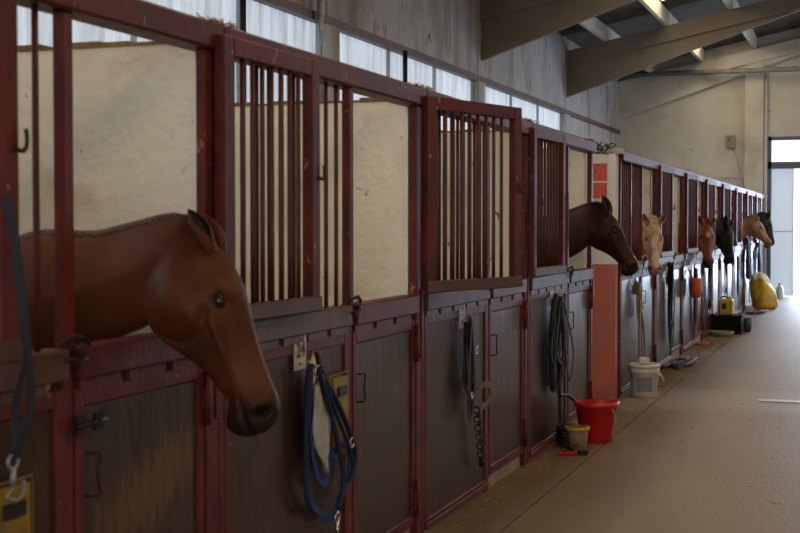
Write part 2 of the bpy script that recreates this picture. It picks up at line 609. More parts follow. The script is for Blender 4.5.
def roof():
    # roof: two slopes, ridge at x = 3.2, with a skylight strip in each bay
    rid = 3.2
    skx0, skx1 = -1.27, -0.62

    def slab(x0, x1, y0, y1, up0=0.26, th=0.05):
        def z(x):
            return (zt(x) if x <= rid else zt(2 * rid - x)) + up0
        m = MB()
        vs = []
        for x in (x0, x1):
            for y in (y0, y1):
                vs += [(x, y, z(x)), (x, y, z(x) + th)]
        m.add(vs, [(0, 4, 6, 2), (1, 3, 7, 5), (0, 1, 5, 4), (2, 6, 7, 3), (0, 2, 3, 1), (4, 5, 7, 6)])
        return m
    r = MB()

    def put(*a):
        q = slab(*a)
        r.add(q.v, q.f)
    put(BX - 0.2, skx0, NY, EY + 0.2)
    put(skx1, rid, NY, EY + 0.2)
    put(rid, RX + 0.2, NY, EY + 0.2)
    bays = [(-4.6, -1.0), (1.2, 5.2), (7.2, 11.0), (13.4, 16.9), (18.6, 22.9), (25.6, 28.6)]
    prev = NY
    for k, (a, b) in enumerate(bays):
        put(skx0, skx1, prev, a)
        prev = b
    put(skx0, skx1, prev, EY + 0.2)
    struct('ceiling', r, ROOF)
    for k, (a, b) in enumerate(bays):
        g = slab(skx0, skx1, a, b, 0.27, 0.02).obj('window_%d' % (50 + k), SKYGLASS)
        g['kind'] = 'structure'
    # glowing panels on the unseen far slope; dim near ones added as warm fill
    for k, (a, b) in enumerate(bays):
        g = slab(4.6, 5.8, a, b, 0.235, 0.02).obj('window_%d' % (60 + k), WARMFILL if k < 4 else SKYGLASS)
        g['kind'] = 'structure'
    # purlins: deep precast ribs sitting on the rafters
    k = 0
    for x in (-2.45, -1.35, -0.22, 0.95, 2.1, 3.15, 4.3, 5.9, 7.4):
        zz = (zt(x) if x <= rid else zt(2 * rid - x))
        m = MB()
        m.add([(x - 0.035, NY, zz + 0.0), (x + 0.035, NY, zz + 0.0), (x + 0.06, NY, zz + 0.25), (x - 0.06, NY, zz + 0.25),
               (x - 0.035, EY, zz + 0.0), (x + 0.035, EY, zz + 0.0), (x + 0.06, EY, zz + 0.25), (x - 0.06, EY, zz + 0.25)],
              [(0, 1, 2, 3), (7, 6, 5, 4), (0, 4, 5, 1), (1, 5, 6, 2), (2, 6, 7, 3), (3, 7, 4, 0)])
        o = m.obj('ceiling_purlin', PURL)
        o['kind'] = 'structure'
    # rafters with haunches
    for y in (1.2, 6.9, 12.45, 18.18, 23.93, EY - 0.17):
        th = 0.22 if y < 29 else 0.17
        m = MB()

        def extr(poly, ya, yb):
            n = len(poly)
            vs = [(p[0], ya, p[1]) for p in poly] + [(p[0], yb, p[1]) for p in poly]
            fs = [tuple(range(n)), tuple(reversed(range(n, 2 * n)))]
            for i in range(n):
                fs.append((i, i + n, (i + 1) % n + n, (i + 1) % n))
            m.add(vs, fs)
        d = 0.29
        for (x0, x1) in ((BX, rid), (rid, RX)):
            zz = lambda x: zt(x) if x <= rid else zt(2 * rid - x)
            extr([(x0, zz(x0) - d), (x1, zz(x1) - d), (x1, zz(x1)), (x0, zz(x0))], y, y + th)
        # haunch, a little thinner than the rafter so that a step shows
        extr([(BX, 3.95), (1.1, 5.39), (0.9, zt(0.9) - d + 0.02), (BX, zt(BX) - d + 0.02)], y + 0.07, y + th - 0.07)
        extr([(RX, 3.95), (RX, zt(BX) - d), (5.6, zt(0.9) - d + 0.02), (5.3, 5.39)], y + 0.07, y + th - 0.07)
        o = m.obj('ceiling_rafter', BEAM if y < 29 else ENDW)
        o['kind'] = 'structure'


# ---------------------------------------------------------------- stall fronts
W = 2.15
GH = 0.76     # gate length
CACHE = {}


def cm(key, fn, m):
    if key not in CACHE:
        CACHE[key] = fn().mesh(key, m)
    return CACHE[key]


def frame_rect(m, y0, y1, z0, z1, w, x0, x1, wt=None):
    wt = wt or w
    m.bbox((x0, y0, z0), (x1, y0 + w, z1))
    m.bbox((x0, y1 - w, z0), (x1, y1, z1))
    m.bbox((x0, y0 + w, z0), (x1, y1 - w, z0 + wt))
    m.bbox((x0, y0 + w, z1 - wt), (x1, y1 - w, z1))


def fixed_panel_mb(yend=1.13):
    """sheet with a real oval hole"""
    y0, y1, z0, z1 = 0.07, yend, 0.07, 1.06
    cy, cz, ry, rz = 0.83, 0.975, 0.062, 0.075
    m = MB()
    n = 32
    inner, outer = [], []
    corners = [(y1, cz), (y1, z1), (cy, z1), (y0, z1), (y0, cz), (y0, z0), (cy, z0), (y1, z0)]
    for i in range(n):
        th = 2 * pi * i / n
        inner.append((cy + ry * cos(th), cz + rz * sin(th)))
        seg = i / n * 8
        a = corners[int(seg)]
        b = corners[(int(seg) + 1) % 8]
        t = seg - int(seg)
        outer.append((a[0] + (b[0] - a[0]) * t, a[1] + (b[1] - a[1]) * t))
    vs = []
    for x in (0.012, -0.008):
        vs += [(x, p[0], p[1]) for p in inner] + [(x, p[0], p[1]) for p in outer]
    fs = []
    for i in range(n):
        j = (i + 1) % n
        fs.append((i, n + i, n + j, j))
        fs.append((2 * n + i, 2 * n + j, 3 * n + j, 3 * n + i))
        fs.append((i, j, 2 * n + j, 2 * n + i))
    m.add(vs, fs)
    return m


def bar_mb(zlo, zhi, r=0.0095, bend=0.0):
    return MB().tube([(0, bend * sin(pi * t / 4), zlo + (zhi - zlo) * t / 4) for t in range(5)], r, 8)


def post_mb(w):
    return lambda: MB().bbox((-0.05, 0, 0.0), (0.035, w, 2.135))


def stall_front(y0, label, number=None, gate=None, mid=1.17, dense=False, nbars=10, chain=True, gl=GH):
    """gate = angle in degrees of the barred upper gate folded back over the NEXT front, None if there is none"""
    t = thing('stall_front', label, 'horse stall', (0, y0, 0), group='red and brown stall fronts along the aisle')
    K = '%.3f' % mid
    FP = W - 0.10                      # far post
    link('post', cm('post_n', lambda: MB().bbox((-0.03, 0, 0.0), (0.02, 0.035, 2.135)), RED), t, (0, 0.0, 0))
    link('post', cm('post_m', lambda: MB().bbox((-0.012, 0, 1.2), (0.024, 0.048, 2.135)).bbox((-0.03, 0, 0), (0.015, 0.048, 1.2)), RED), t, (0, mid, 0))
    link('post', cm('post_f', lambda: MB().bbox((-0.012, 0, 0.0), (0.024, 0.055, 2.135)), RED), t, (0, FP, 0))
    link('jamb', cm('jamb', lambda: MB().bbox((-0.02, 0, 0.0), (0.018, 0.042, 2.135)).bbox((0.018, 0.004, 0.9), (0.03, 0.036, 1.24)), RED), t, (0, FP + 0.057, 0))
    link('top_rail', cm('top_rail', lambda: MB().bbox((-0.06, 0, 2.135), (0.045, W, 2.225), 0.008), RED), t)

    def ledge():
        m = MB()
        m.bbox((-0.045, 0.035, 1.128), (0.04, mid, 1.215), 0.006)
        n = 5
        for k in range(n):
            m.box((-0.02, 0.04 + k * 0.23, 1.10), (0.03, 0.04 + k * 0.23 + 0.185, 1.152))
        return m
    link('ledge_rail', cm('ledge_rail' + K, ledge, LEDGE), t)

    def pf():
        m = MB()
        frame_rect(m, 0.037, mid - 0.002, 0.03, 1.105, 0.045, -0.012, 0.022, 0.05)
        m.bbox((0.02, 0.04, 0.03), (0.034, mid - 0.005, 0.062), 0.003)
        return m
    link('panel_frame', cm('panel_frame' + K, pf, RED), t)
    fx = link('fixed_panel', cm('fixed_panel' + K, lambda: fixed_panel_mb(mid - 0.03), PANEL), t)
    link('feed_hole_rim', cm('hole_rim', lambda: MB().tube([(0.013, 0.83 + 0.066 * cos(a * pi / 12), 0.975 + 0.08 * sin(a * pi / 12)) for a in range(24)], 0.007, 6, closed=True), WOOD), fx)
    dr = link('stall_door', cm('stall_door' + K, lambda: MB().box((-0.012, mid + 0.09, 0.14), (0.008, FP - 0.04, 1.04)), SCUFF if mid > 1.2 else PANEL), t)

    def df():
        m = MB()
        frame_rect(m, mid + 0.056, FP - 0.004, 0.09, 1.095, 0.042, -0.02, 0.018, 0.05)
        m.bbox((-0.045, mid + 0.056, 1.125), (0.04, FP - 0.004, 1.215), 0.006)
        n = 3
        for k in range(n):
            a = mid + 0.075 + k * 0.26
            m.box((-0.02, a, 1.09), (0.02, a + 0.215, 1.146))
        return m
    link('door_frame', cm('door_frame' + K, df, RED), dr)
    link('handle', cm('handle', lambda: MB().tube(spline([(0.01, 0, 0.91), (0.035, 0.01, 0.91), (0.04, 0.035, 0.905), (0.04, 0.025, 0.85), (0.04, 0.035, 0.795), (0.035, 0.01, 0.79), (0.01, 0, 0.79)], 4), 0.0042, 6), DARKM), dr, (0, mid + 0.105, 0))
    for z in (0.22, 0.98):
        link('hinge', cm('hinge', lambda: MB().tube([(0.03, 0, -0.09), (0.03, 0, 0.09)], 0.010, 8).box((0.018, -0.02, -0.03), (0.03, 0.04, 0.03)), RED), dr, (0, FP - 0.002, z))
    link('sill', cm('sill', lambda: MB().box((-0.06, 1.24, 0), (-0.005, 2.04, 0.085)), SILL), t)
    for k in range(nbars):
        link('bar', cm('fixed_bar', lambda: bar_mb(1.21, 2.14), REDBAR), t, (-0.002, 0.035 + (mid - 0.035) * (k + 0.8) / (nbars + 0.6), 0))
    if dense:
        link('post', cm('post_d', lambda: MB().bbox((-0.03, 0, 1.215), (0.02, 0.05, 2.14)), RED), t, (0, 0.55, 0))
    if gate is not None:
        a = R(gate)
        g = link('grille_gate', cm('gate_frame%.2f' % gl, lambda: gate_mb(gl), RED), t, (0.052, W - 0.055, 0), -a)
        for k in range(int(round((gl - 0.17) / 0.0735))):
            link('bar', cm('gate_bar', lambda: bar_mb(1.28, 2.13), REDBAR), g, (0, 0.09 + k * 0.0735, 0))
        link('gate_hook', cm('gate_hook', lambda: MB().tube(spline([(0.02, -0.02, 1.74), (0.03, 0, 1.73), (0.03, 0.015, 1.75), (0.03, 0.012, 1.785)], 4), 0.006, 6), DARKM), g, (0, gl, 0))
        link('bottom_rail', cm('gate_bottom%.2f' % gl, lambda: MB().bbox((-0.02, 0.0, 1.222), (0.03, gl, 1.28), 0.005), LEDGE), g)
    if chain:
        def ch():
            m = MB()
            for k in range(6):
                c = (0.05 + 0.006 * sin(k), 0.01 + 0.02 * sin(k * 2.1), 1.245 - k * 0.013)
                m.torus(c, 0.010, 0.003, 'x' if k % 2 else 'y', 8, 5)
            m.tube(spline([(0.03, -0.05, 1.23), (0.055, -0.02, 1.25), (0.055, 0.03, 1.235), (0.04, 0.07, 1.22)], 4), 0.006, 6)
            m.tube([(0.04, -0.05, 1.185), (0.04, 0.06, 1.18)], 0.006, 6)
            return m
        link('latch_chain', cm('latch_chain', ch, DARKM), t, (0, mid + 0.02, 0))
    if number:
        p = link('number_plate', cm('number_plate', lambda: MB().bbox((0.0235, 0.60, 0.995), (0.028, 0.71, 1.135), 0.001), PLATE), t)
        if number is True:
            link('mark', cm('plate_mark', lambda: MB().box((0.028, 0.64, 1.02), (0.029, 0.665, 1.04)).box((0.028, 0.61, 1.064), (0.029, 0.70, 1.068)).box((0.028, 0.648, 1.085), (0.029, 0.658, 1.115)), INK), p)
        else:
            cu = bpy.data.curves.new('number', 'FONT')
            cu.body = number
            cu.size = 0.085
            cu.extrude = 0.0004
            cu.offset = 0.0015
            cu.align_x = 'CENTER'
            tmp = bpy.data.objects.new('tmp', cu)
            COL.objects.link(tmp)
            bpy.context.view_layer.update()
            me = bpy.data.meshes.new_from_object(tmp.evaluated_get(bpy.context.evaluated_depsgraph_get()))
            bpy.data.objects.remove(tmp)
            me.materials.clear()
            me.materials.append(INK)
            me.transform(Matrix.Translation((0.0286, 0.657, 1.045)) @ Matrix.Rotation(pi / 2, 4, 'Z') @ Matrix.Rotation(pi / 2, 4, 'X'))
            link('number', me, p)
            link('screw', MB().lathe([(0.0, 0.0), (0.007, 0.0), (0.007, 0.006), (0, 0.006)], 10, (0, 0, 0), False).mesh('screw', INK), p, (0.0275, 0.65, 1.015))
    return t


def gate_mb(gl):
    m = MB()
    m.bbox((-0.02, 0, 1.225), (0.02, 0.07, 2.185))
    m.bbox((-0.02, gl - 0.07, 1.225), (0.02, gl, 2.185))
    m.bbox((-0.02, 0.07, 2.12), (0.02, gl - 0.07, 2.185))
    return m


def partition(y):
    m = MB()
    m.box((BX, y - 0.03, -0.02), (-0.045, y + 0.04, 2.17))
    struct('wall_stall_partition', m, CREAM)
    random.seed(int(y * 7))
    d = MB()
    for k in range(26):
        x0 = BX + 0.02 + k * 0.12
        d.box((x0, y - 0.034, 2.165), (x0 + 0.12, y + 0.044, 2.172 + random.uniform(0.002, 0.016)))
    struct('trim_dusty_cap', d, DUST)


def stalls():
    A = 1.78
    data = [
        (A, 'nearest stall front, cut by the left edge, chestnut horse leaning out of it', None, 1.5, 1.245),
        (A + W, 'stall front with blue halter hanging and barred gate folded flat', '24', 18.0, 1.175),
        (A + 2 * W, 'stall front whose barred gate stands open at an angle, black halter hanging', True, 3, 1.175),
        (A + 3 * W, 'stall front with dark bay horse looking out beside the pink passage wall', True, None, 1.175),
    ]
    for y, lab, num, g, md in data:
        stall_front(y, lab, num, g, mid=md, gl=0.85 if g == 18.0 else GH)
    # the stall before the first one, its gate folded over the first stall front
    stall_front(A - W, 'stall front before the nearest one, almost wholly left of the photo edge', None, 5, gl=0.93)
    for k in range(-1, 5):
        partition(A + k * W)
    E0 = 11.622
    far = [
        ('first stall front past the pink passage wall, palomino horse looking out', 2),
        ('stall front past the palomino horse, black bridle hanging, no horse in it', 3),
        ('stall front with the blazed chestnut horse looking out, orange scoop hanging', 2),
        ('stall front with the black horse looking out, behind the blazed chestnut', 3),
        ('empty stall front just past the black horse', 2),
        ('stall front with the buckskin horse looking out', 2),
        ('stall front with the darkest far horse looking out, behind the yellow sack', 3),
        ('last stall front before the end wall, empty', 2),
    ]
    for k, (lab, g) in enumerate(far):
        stall_front(E0 + k * W, lab, True if k < 3 else None, g if k < 7 else None, dense=(k < 1))
    for k in range(1, 9):
        partition(E0 + k * W)
    # low timber infill between the last stall and the end wall
    m = MB()
    m.box((-0.05, E0 + 8 * W + 0.002, 0), (0.02, EY - 0.01, 1.2))
    t = m.obj('infill_panel', PANEL)
    tag(t, 'brown infill panel between the last stall and the end wall', 'panel')
    f = MB()
    f.bbox((-0.06, E0 + 8 * W + 0.002, 2.135), (0.045, EY - 0.01, 2.225))
    f.obj('top_rail', RED, t)
    for k in range(6):
        link('bar', CACHE['fixed_bar'], t, (-0.01, E0 + 8 * W + 0.1 + k * 0.16, 0))
    # passage wall with white and salmon paint
    m = MB()
    m.box((BX, 11.50, -0.02), (0.0, 11.62, 1.21))
    struct('wall_passage', m, PINK, 'salmon painted lower part of the passage wall')
    m = MB()
    m.box((BX, 11.50, 1.21), (0.0, 11.62, 2.19))
    struct('wall_passage', m, WHITEW, 'white upper part of the passage wall')
    m = MB().bbox((-0.03, 11.5, 2.19), (0.045, 11.64, 2.235))
    struct('trim_11', m, PURL)


# ---------------------------------------------------------------- horses
HEAD = [  # t, dorsal, ventral, half width, upper width factor, lower width factor
    (-0.055, -0.08, -0.25, 0.055, 0.7, 0.8),
    (-0.03, -0.03, -0.31, 0.100, 0.7, 0.75),
    (0.02, 0.005, -0.36, 0.138, 0.70, 0.7),
    (0.12, 0.040, -0.435, 0.170, 0.78, 0.66),
    (0.22, 0.060, -0.475, 0.190, 0.84, 0.62),
    (0.32, 0.062, -0.475, 0.195, 0.84, 0.58),
    (0.40, 0.052, -0.435, 0.178, 0.78, 0.56),
    (0.50, 0.034, -0.365, 0.146, 0.70, 0.56),
    (0.60, 0.020, -0.305, 0.120, 0.66, 0.60),
    (0.70, 0.012, -0.268, 0.104, 0.66, 0.64),
    (0.79, 0.010, -0.255, 0.102, 0.72, 0.70),
    (0.86, 0.010, -0.265, 0.112, 0.80, 0.74),
    (0.92, 0.002, -0.280, 0.116, 0.84, 0.74),
    (0.965, -0.016, -0.272, 0.102, 0.82, 0.70),
    (1.00, -0.050, -0.235, 0.078, 0.80, 0.70),
    (1.018, -0.090, -0.185, 0.042, 0.8, 0.8),
]


def sm(a, b, x):
    t = max(0.0, min(1.0, (x - a) / (b - a)))
    return t * t * (3 - 2 * t)


def loft(mb, rings):
    n = len(rings[0])
    vs = [p for r in rings for p in r]
    fs = []
    for i in range(len(rings) - 1):
        for j in range(n):
            j2 = (j + 1) % n
            fs.append((i * n + j, i * n + j2, (i + 1) * n + j2, (i + 1) * n + j))
    fs.append(tuple(reversed(range(n))))
    fs.append(tuple((len(rings) - 1) * n + j for j in range(n)))
    mb.add(vs, fs, True)


def ell_ring(c, up, lat, hu, hl, w, n=28, wu=1.0, wl=1.0, p=0.92):
    out = []
    for j in range(n):
        th = 2 * pi * j / n
        s, k = sin(th), cos(th)
        s_ = math.copysign(abs(s) ** p, s)
        k_ = math.copysign(abs(k) ** p, k)
        ww = w * (1 + (wu - 1) * max(0, k_) ** 1.2 + (wl - 1) * max(0, -k_) ** 0.9)
        out.append(c + up * (k_ * (hu if k > 0 else hl)) + lat * (s_ * ww))
    return out


def lerp_tab(tab, t):
    for a, b in zip(tab, tab[1:]):
        if t <= b[0]:
            f = (t - a[0]) / (b[0] - a[0])
            f = max(0, f)
            return [x + (y - x) * f for x, y in zip(a, b)]
    return list(tab[-1])


def horse(name, label, root, poll, muzzle, dors, body_y, withers, col, muz_col, mane_col, voxel=0.012, blaze=None,
          ear_spread=0.5, ear_fwd=0.15, mane=True, forelock=False, neck=None, ear_len=0.135, mane_side=1, muz_start=0.72):
    t = thing(name, label, 'horse', (root[0], root[1], 0))
    O0 = V((root[0], root[1], 0))
    P, M = V(poll) - O0, V(muzzle) - O0
    A = M - P
    L = A.length / 1.0
    A.normalize()
    D = V(dors)
    D = (D - A * D.dot(A)).normalized()
    Lt = A.cross(D).normalized()
    by = body_y - root[1]
    wx = withers[0] - root[0]
    wz = withers[1]

    def hp(tt, d, l):
        return P + A * (tt * L) + D * (d * L) + Lt * (l * L)
    mb = MB()
    rings = []
    for i in range(46):
        tt = -0.055 + 1.073 * i / 45
        _, d, v, w, wu, wl = lerp_tab(HEAD, tt)
        c = hp(tt, (d + v) / 2, 0)
        h = (d - v) / 2 * L
        rings.append(ell_ring(c, D, Lt, h, h, w * L, 28, wu, wl))
    loft(mb, rings)
    # neck: from the throat back to the shoulder
    n0 = hp(0.16, -0.18, 0)
    n1 = hp(0.02, -0.22, 0)
    if neck is None:
        neck = []
    base = V((wx + 0.10, by, wz - 0.30))
    mids = [V(q[:3]) - O0 for q in neck]
    ctr = [n0, n1] + mids + [V((wx + 0.22, by, wz - 0.26)), base - V((0.22, 0, 0.0))]
    hs = [0.10, 0.125] + [q[3] for q in neck] + [0.26, 0.31]
    ws = [0.06, 0.075] + [q[4] for q in neck] + [0.17, 0.21]
    cc = spline(ctr, 8)
    kk = len(ctr) - 1

    def li(arr, u):
        i = min(int(u), kk - 1)
        f = u - i
        f = f * f * (3 - 2 * f)
        return arr[i] + (arr[i + 1] - arr[i]) * f
    rings = []
    crest = []
    for i, c in enumerate(cc):
        tg = (cc[min(i + 1, len(cc) - 1)] - cc[max(i - 1, 0)]).normalized()
        upv = V((0, 0, 1)) if i > 14 else (V((0, 0, 1)) * (i / 14) + (-A * 0.75 + D * -0.1) * (1 - i / 14))
        if abs(tg.dot(upv.normalized())) > 0.95:
            upv = D
        upv = (upv - tg * upv.dot(tg)).normalized()
        lat = tg.cross(upv).normalized()
        u = i / 8.0
        h, w = li(hs, u), li(ws, u)
        rings.append(ell_ring(c, upv, lat, h, h, w, 28, 0.62, 0.85))
        crest.append((c + upv * h, lat, upv, tg))
    loft(mb, rings)
    # trunk along -x
    TR = [(0.28, -0.50, 0.20, 0.13), (0.16, -0.42, 0.30, 0.20), (0.0, -0.34, 0.35, 0.25), (-0.25, -0.35, 0.34, 0.28), (-0.55, -0.36, 0.33, 0.30),
          (-0.9, -0.33, 0.32, 0.30), (-1.15, -0.28, 0.31, 0.28), (-1.35, -0.30, 0.27, 0.24), (-1.48, -0.36, 0.18, 0.16), (-1.54, -0.38, 0.07, 0.07)]
    rings = [ell_ring(V((wx + q[0], by, wz + q[1])), V((0, 0, 1)), V((0, 1, 0)), q[2], q[2], q[3], 28, 0.85, 0.9) for q in TR]
    loft(mb, rings)
    # legs
    def leg(x, side, hind):
        y = by + side * 0.13
        if hind:
            pts = [(x, wz - 0.45), (x + 0.07, wz - 0.72), (x - 0.10, 0.56), (x - 0.06, 0.20), (x + 0.01, 0.09), (x + 0.03, 0.0)]
            rr = [0.17, 0.11, 0.06, 0.036, 0.05, 0.062]
        else:
            pts = [(x, wz - 0.5), (x, wz - 0.75), (x + 0.02, 0.50), (x, 0.20), (x + 0.03, 0.09), (x + 0.05, 0.0)]
            rr = [0.13, 0.085, 0.052, 0.036, 0.05, 0.062]
        sp = spline([(p[0], y, max(0.0, p[1])) for p in pts], 5)
        ra = []
        for i in range(len(sp)):
            u = i / 5.0
            k = min(int(u), 4)
            ra.append(rr[k] + (rr[k + 1] - rr[k]) * (u - k))
        sp[-1].z = 0.002
        mb.tube(sp, ra, 14)
    for side in (-1, 1):
        leg(wx - 0.02, side, False)
        leg(wx - 1.18, side, True)
    me = mb.mesh('tmp', INK)
    tmp = bpy.data.objects.new('tmp', me)
    COL.objects.link(tmp)
    md = tmp.modifiers.new('r', 'REMESH')
    md.mode = 'VOXEL'
    md.voxel_size = voxel
    ms = tmp.modifiers.new('s', 'SMOOTH')
    ms.factor = 0.6
    ms.iterations = 7 if voxel < 0.011 else 3
    bpy.context.view_layer.update()
    body = bpy.data.meshes.new_from_object(tmp.evaluated_get(bpy.context.evaluated_depsgraph_get()))
    bpy.data.objects.remove(tmp)
    # sculpt in head space
    Z = []
    lo_z = min(v.co.z for v in body.vertices)
    for v in body.vertices:
        q = v.co - P
        Z.append((q.dot(A) / L, q.dot(D) / L, q.dot(Lt) / L))
    for v, (a_, d_, l_) in zip(body.vertices, Z):
        v.co.z -= lo_z * sm(0.5, 0.0, v.co.z)
        if not (-0.15 < a_ < 1.1 and -0.6 < d_ < 0.2 and abs(l_) < 0.4):
            continue
        sd = 1 if l_ > 0 else -1

        def g(a, d, ra, rd):
            return exp(-((a_ - a) / ra) ** 2 - ((d_ - d) / rd) ** 2)
        side = sm(0.03, 0.08, abs(l_))
        dl = 0.0
        dd = 0.0
        dl += 0.026 * g(0.31, 0.0, 0.05, 0.035) * side            # brow bone
        dl -= 0.022 * g(0.345, -0.045, 0.040, 0.030) * side        # eye socket
        dl += 0.013 * g(0.36, -0.092, 0.07, 0.022) * side          # lower lid
        dl -= 0.016 * g(0.20, -0.04, 0.06, 0.04) * side            # hollow over the eye
        dl += 0.018 * exp(-((d_ + 0.115 + 0.10 * (a_ - 0.5)) / 0.020) ** 2) * sm(0.38, 0.45, a_) * sm(0.68, 0.58, a_) * side   # face crest
        dl += 0.020 * g(0.25, -0.29, 0.13, 0.09) * side            # jaw muscle
        dl -= 0.018 * exp(-((sqrt(((a_ - 0.22) / 0.235) ** 2 + ((d_ + 0.27) / 0.19) ** 2) - 1.0) / 0.12) ** 2) * side * sm(0.25, 0.4, a_)
        dl += 0.020 * g(0.895, -0.075, 0.045, 0.055) * side        # nostril flare
        dl -= 0.050 * g(0.935, -0.070, 0.020, 0.032) * side        # nostril
        dl -= 0.022 * exp(-((d_ + 0.160 + 0.12 * (a_ - 0.9)) / 0.010) ** 2) * sm(0.80, 0.86, a_)    # mouth line
        dd -= 0.022 * exp(-((a_ - 0.80) / 0.04) ** 2) * sm(-0.16, -0.22, d_) * -1
        dd -= 0.020 * g(0.92, -0.24, 0.045, 0.05)                  # chin
        v.co += Lt * (sd * dl * 1.5 * L) + D * (dd * L)
    for p in body.polygons:
        p.use_smooth = True
    # ears: cupped shells joined to the body mesh
    bm = bmesh.new()
    bm.from_mesh(body)
    nbody = len(bm.verts)
    inner_ids = set()
    for sd in (-1, 1):
        b0 = hp(0.045, -0.005, 0.088 * sd)
        tip = b0 - A * (ear_len * 0.93) + D * (ear_fwd * ear_len * 1.6) + Lt * (sd * ear_spread * ear_len * 0.5)
        ax = (tip - b0).normalized()
        el = (tip - b0).length
        front = (D + Lt * sd * 0.55)
        front = (front - ax * front.dot(ax)).normalized()
        sid = ax.cross(front).normalized()
        rows = []
        nst = 12
        for i in range(nst + 1):
            u = i / nst
            wd = ear_len * 0.27 * lerp_tab([(0, 0.5), (0.2, 0.75), (0.4, 0.97), (0.55, 1.0), (0.75, 0.78), (0.9, 0.42), (1.0, 0.05)], u)[1]
            cen = b0 + ax * (el * (u * 1.3 - 0.3)) + front * (0.010 * sin(pi * u)) + Lt * (-sd * 0.012 * sm(0.6, 1, u))
            row = []
            open_a = 0.12 + 0.75 * sm(0.2, 0.6, u)
            m_ = 14
            for j in range(m_):
                th = open_a + (2 * pi - 2 * open_a) * j / (m_ - 1)
                row.append(cen + front * (cos(th) * wd * 0.72) + sid * (sin(th) * wd))
            for j in reversed(range(m_)):
                th = open_a + (2 * pi - 2 * open_a) * j / (m_ - 1)
                row.append(cen + front * (cos(th) * wd * 0.72 * 0.74 + 0.001) + sid * (sin(th) * wd * 0.74))
            rows.append([bm.verts.new(q) for q in row])
            for j in range(m_, 2 * m_):
                inner_ids.add(rows[-1][j])
        k = len(rows[0])
        for i in range(nst):
            for j in range(k):
                j2 = (j + 1) % k
                f = bm.faces.new((rows[i][j], rows[i][j2], rows[i + 1][j2], rows[i + 1][j]))
                f.smooth = True
        f = bm.faces.new(rows[-1])
        f.smooth = True
    bm.verts.index_update()
    inner_idx = {v.index for v in inner_ids}
    bmesh.ops.recalc_face_normals(bm, faces=bm.faces)
    bm.to_mesh(body)
    bm.free()
    ca = body.color_attributes.new('Col', 'FLOAT_COLOR', 'POINT')
    data = []

    def mixc(a, b, f):
        return [x + (y - x) * f for x, y in zip(a, b)]
    for i, v in enumerate(body.vertices):
        q = v.co - P
        a_, d_, l_ = q.dot(A) / L, q.dot(D) / L, q.dot(Lt) / L
        c = list(col)
        inhead = (-0.2 < a_ < 1.1 and -0.6 < d_ < 0.3 and abs(l_) < 0.4)
        if inhead and i < nbody:
            if blaze:
                wob = 0.2 * sin(a_ * 23) * 0.06
                for (t0, t1, hw) in blaze[1]:
                    f = sm(hw + 0.012, hw - 0.008, abs(l_ + wob)) * sm(t0 - 0.02, t0 + 0.02, a_) * sm(t1 + 0.02, t1 - 0.02, a_) * sm(-0.10, -0.05, d_)
                    c = mixc(c, blaze[0], f)
            f = sm(muz_start, muz_start + 0.2, a_)
            c = mixc(c, muz_col, f * 0.9)
            f = exp(-((a_ - 0.935) / 0.022) ** 2 - ((d_ + 0.070) / 0.034) ** 2) * sm(0.03, 0.07, abs(l_))
            c = mixc(c, (0.004, 0.003, 0.003), min(1, f * 1.5))
            f = exp(-((a_ - 0.345) / 0.035) ** 2 - ((d_ + 0.05) / 0.028) ** 2)
            c = mixc(c, [x * 0.3 for x in col], min(1, f * 1.1))
            f = exp(-((d_ + 0.160 + 0.12 * (a_ - 0.9)) / 0.008) ** 2) * sm(0.82, 0.88, a_)
            c = mixc(c, [x * 0.3 for x in muz_col], f)
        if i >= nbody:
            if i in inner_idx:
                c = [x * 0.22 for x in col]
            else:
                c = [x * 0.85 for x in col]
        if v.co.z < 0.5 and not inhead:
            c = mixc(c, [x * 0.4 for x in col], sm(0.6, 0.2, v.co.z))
        if v.co.z < 0.07:
            c = [0.03, 0.025, 0.02]
        data += [*c, 1.0]
    ca.data.foreach_set('color', data)
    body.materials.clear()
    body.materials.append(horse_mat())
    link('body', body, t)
    # eyes
    lid = hair_mat('eyelid_%s' % label[:10], [x * 0.35 for x in col])
    ls = {}
    for i, v in enumerate(body.vertices):
        if i >= nbody:
            break
        q = v.co - P
        a_, d_, l_ = q.dot(A) / L, q.dot(D) / L, q.dot(Lt) / L
        if abs(a_ - 0.345) < 0.02 and abs(d_ + 0.047) < 0.02:
            sd = 1 if l_ > 0 else -1
            ls.setdefault(sd, []).append(abs(l_))
    for sd in (-1, 1):
        r = 0.036 * L
        sl = sum(ls.get(sd, [0.14])) / len(ls.get(sd, [0.14]))
        c = hp(0.345, -0.047, (sl - 0.012) * sd)
        e = MB()
        prof = [(r * sin(pi * k / 12), -r * cos(pi * k / 12)) for k in range(13)]
        e.lathe(prof, 18, (0, 0, 0), False)
        e.v = [tuple(c + V(p)) for p in e.v]
        e.obj('eye', EYE, t)
        for el_, rr in ((34, 0.0062), (-38, 0.0045)):
            ld = MB()
            pts = []
            for k in range(13):
                ph = R(-88 + 176 * k / 12)
                ep = R(el_) * cos(ph) ** 0.6 if cos(ph) > 0 else 0
                pts.append(c + (A * (sin(ph) * cos(ep) * 1.12) + D * sin(ep) + Lt * (sd * cos(ph) * cos(ep))) * (r * 1.05))
            ld.tube(pts, [rr * (0.5 + 0.7 * sin(pi * k / 12)) for k in range(13)], 7)
            ld.obj('eyelid', lid, t)
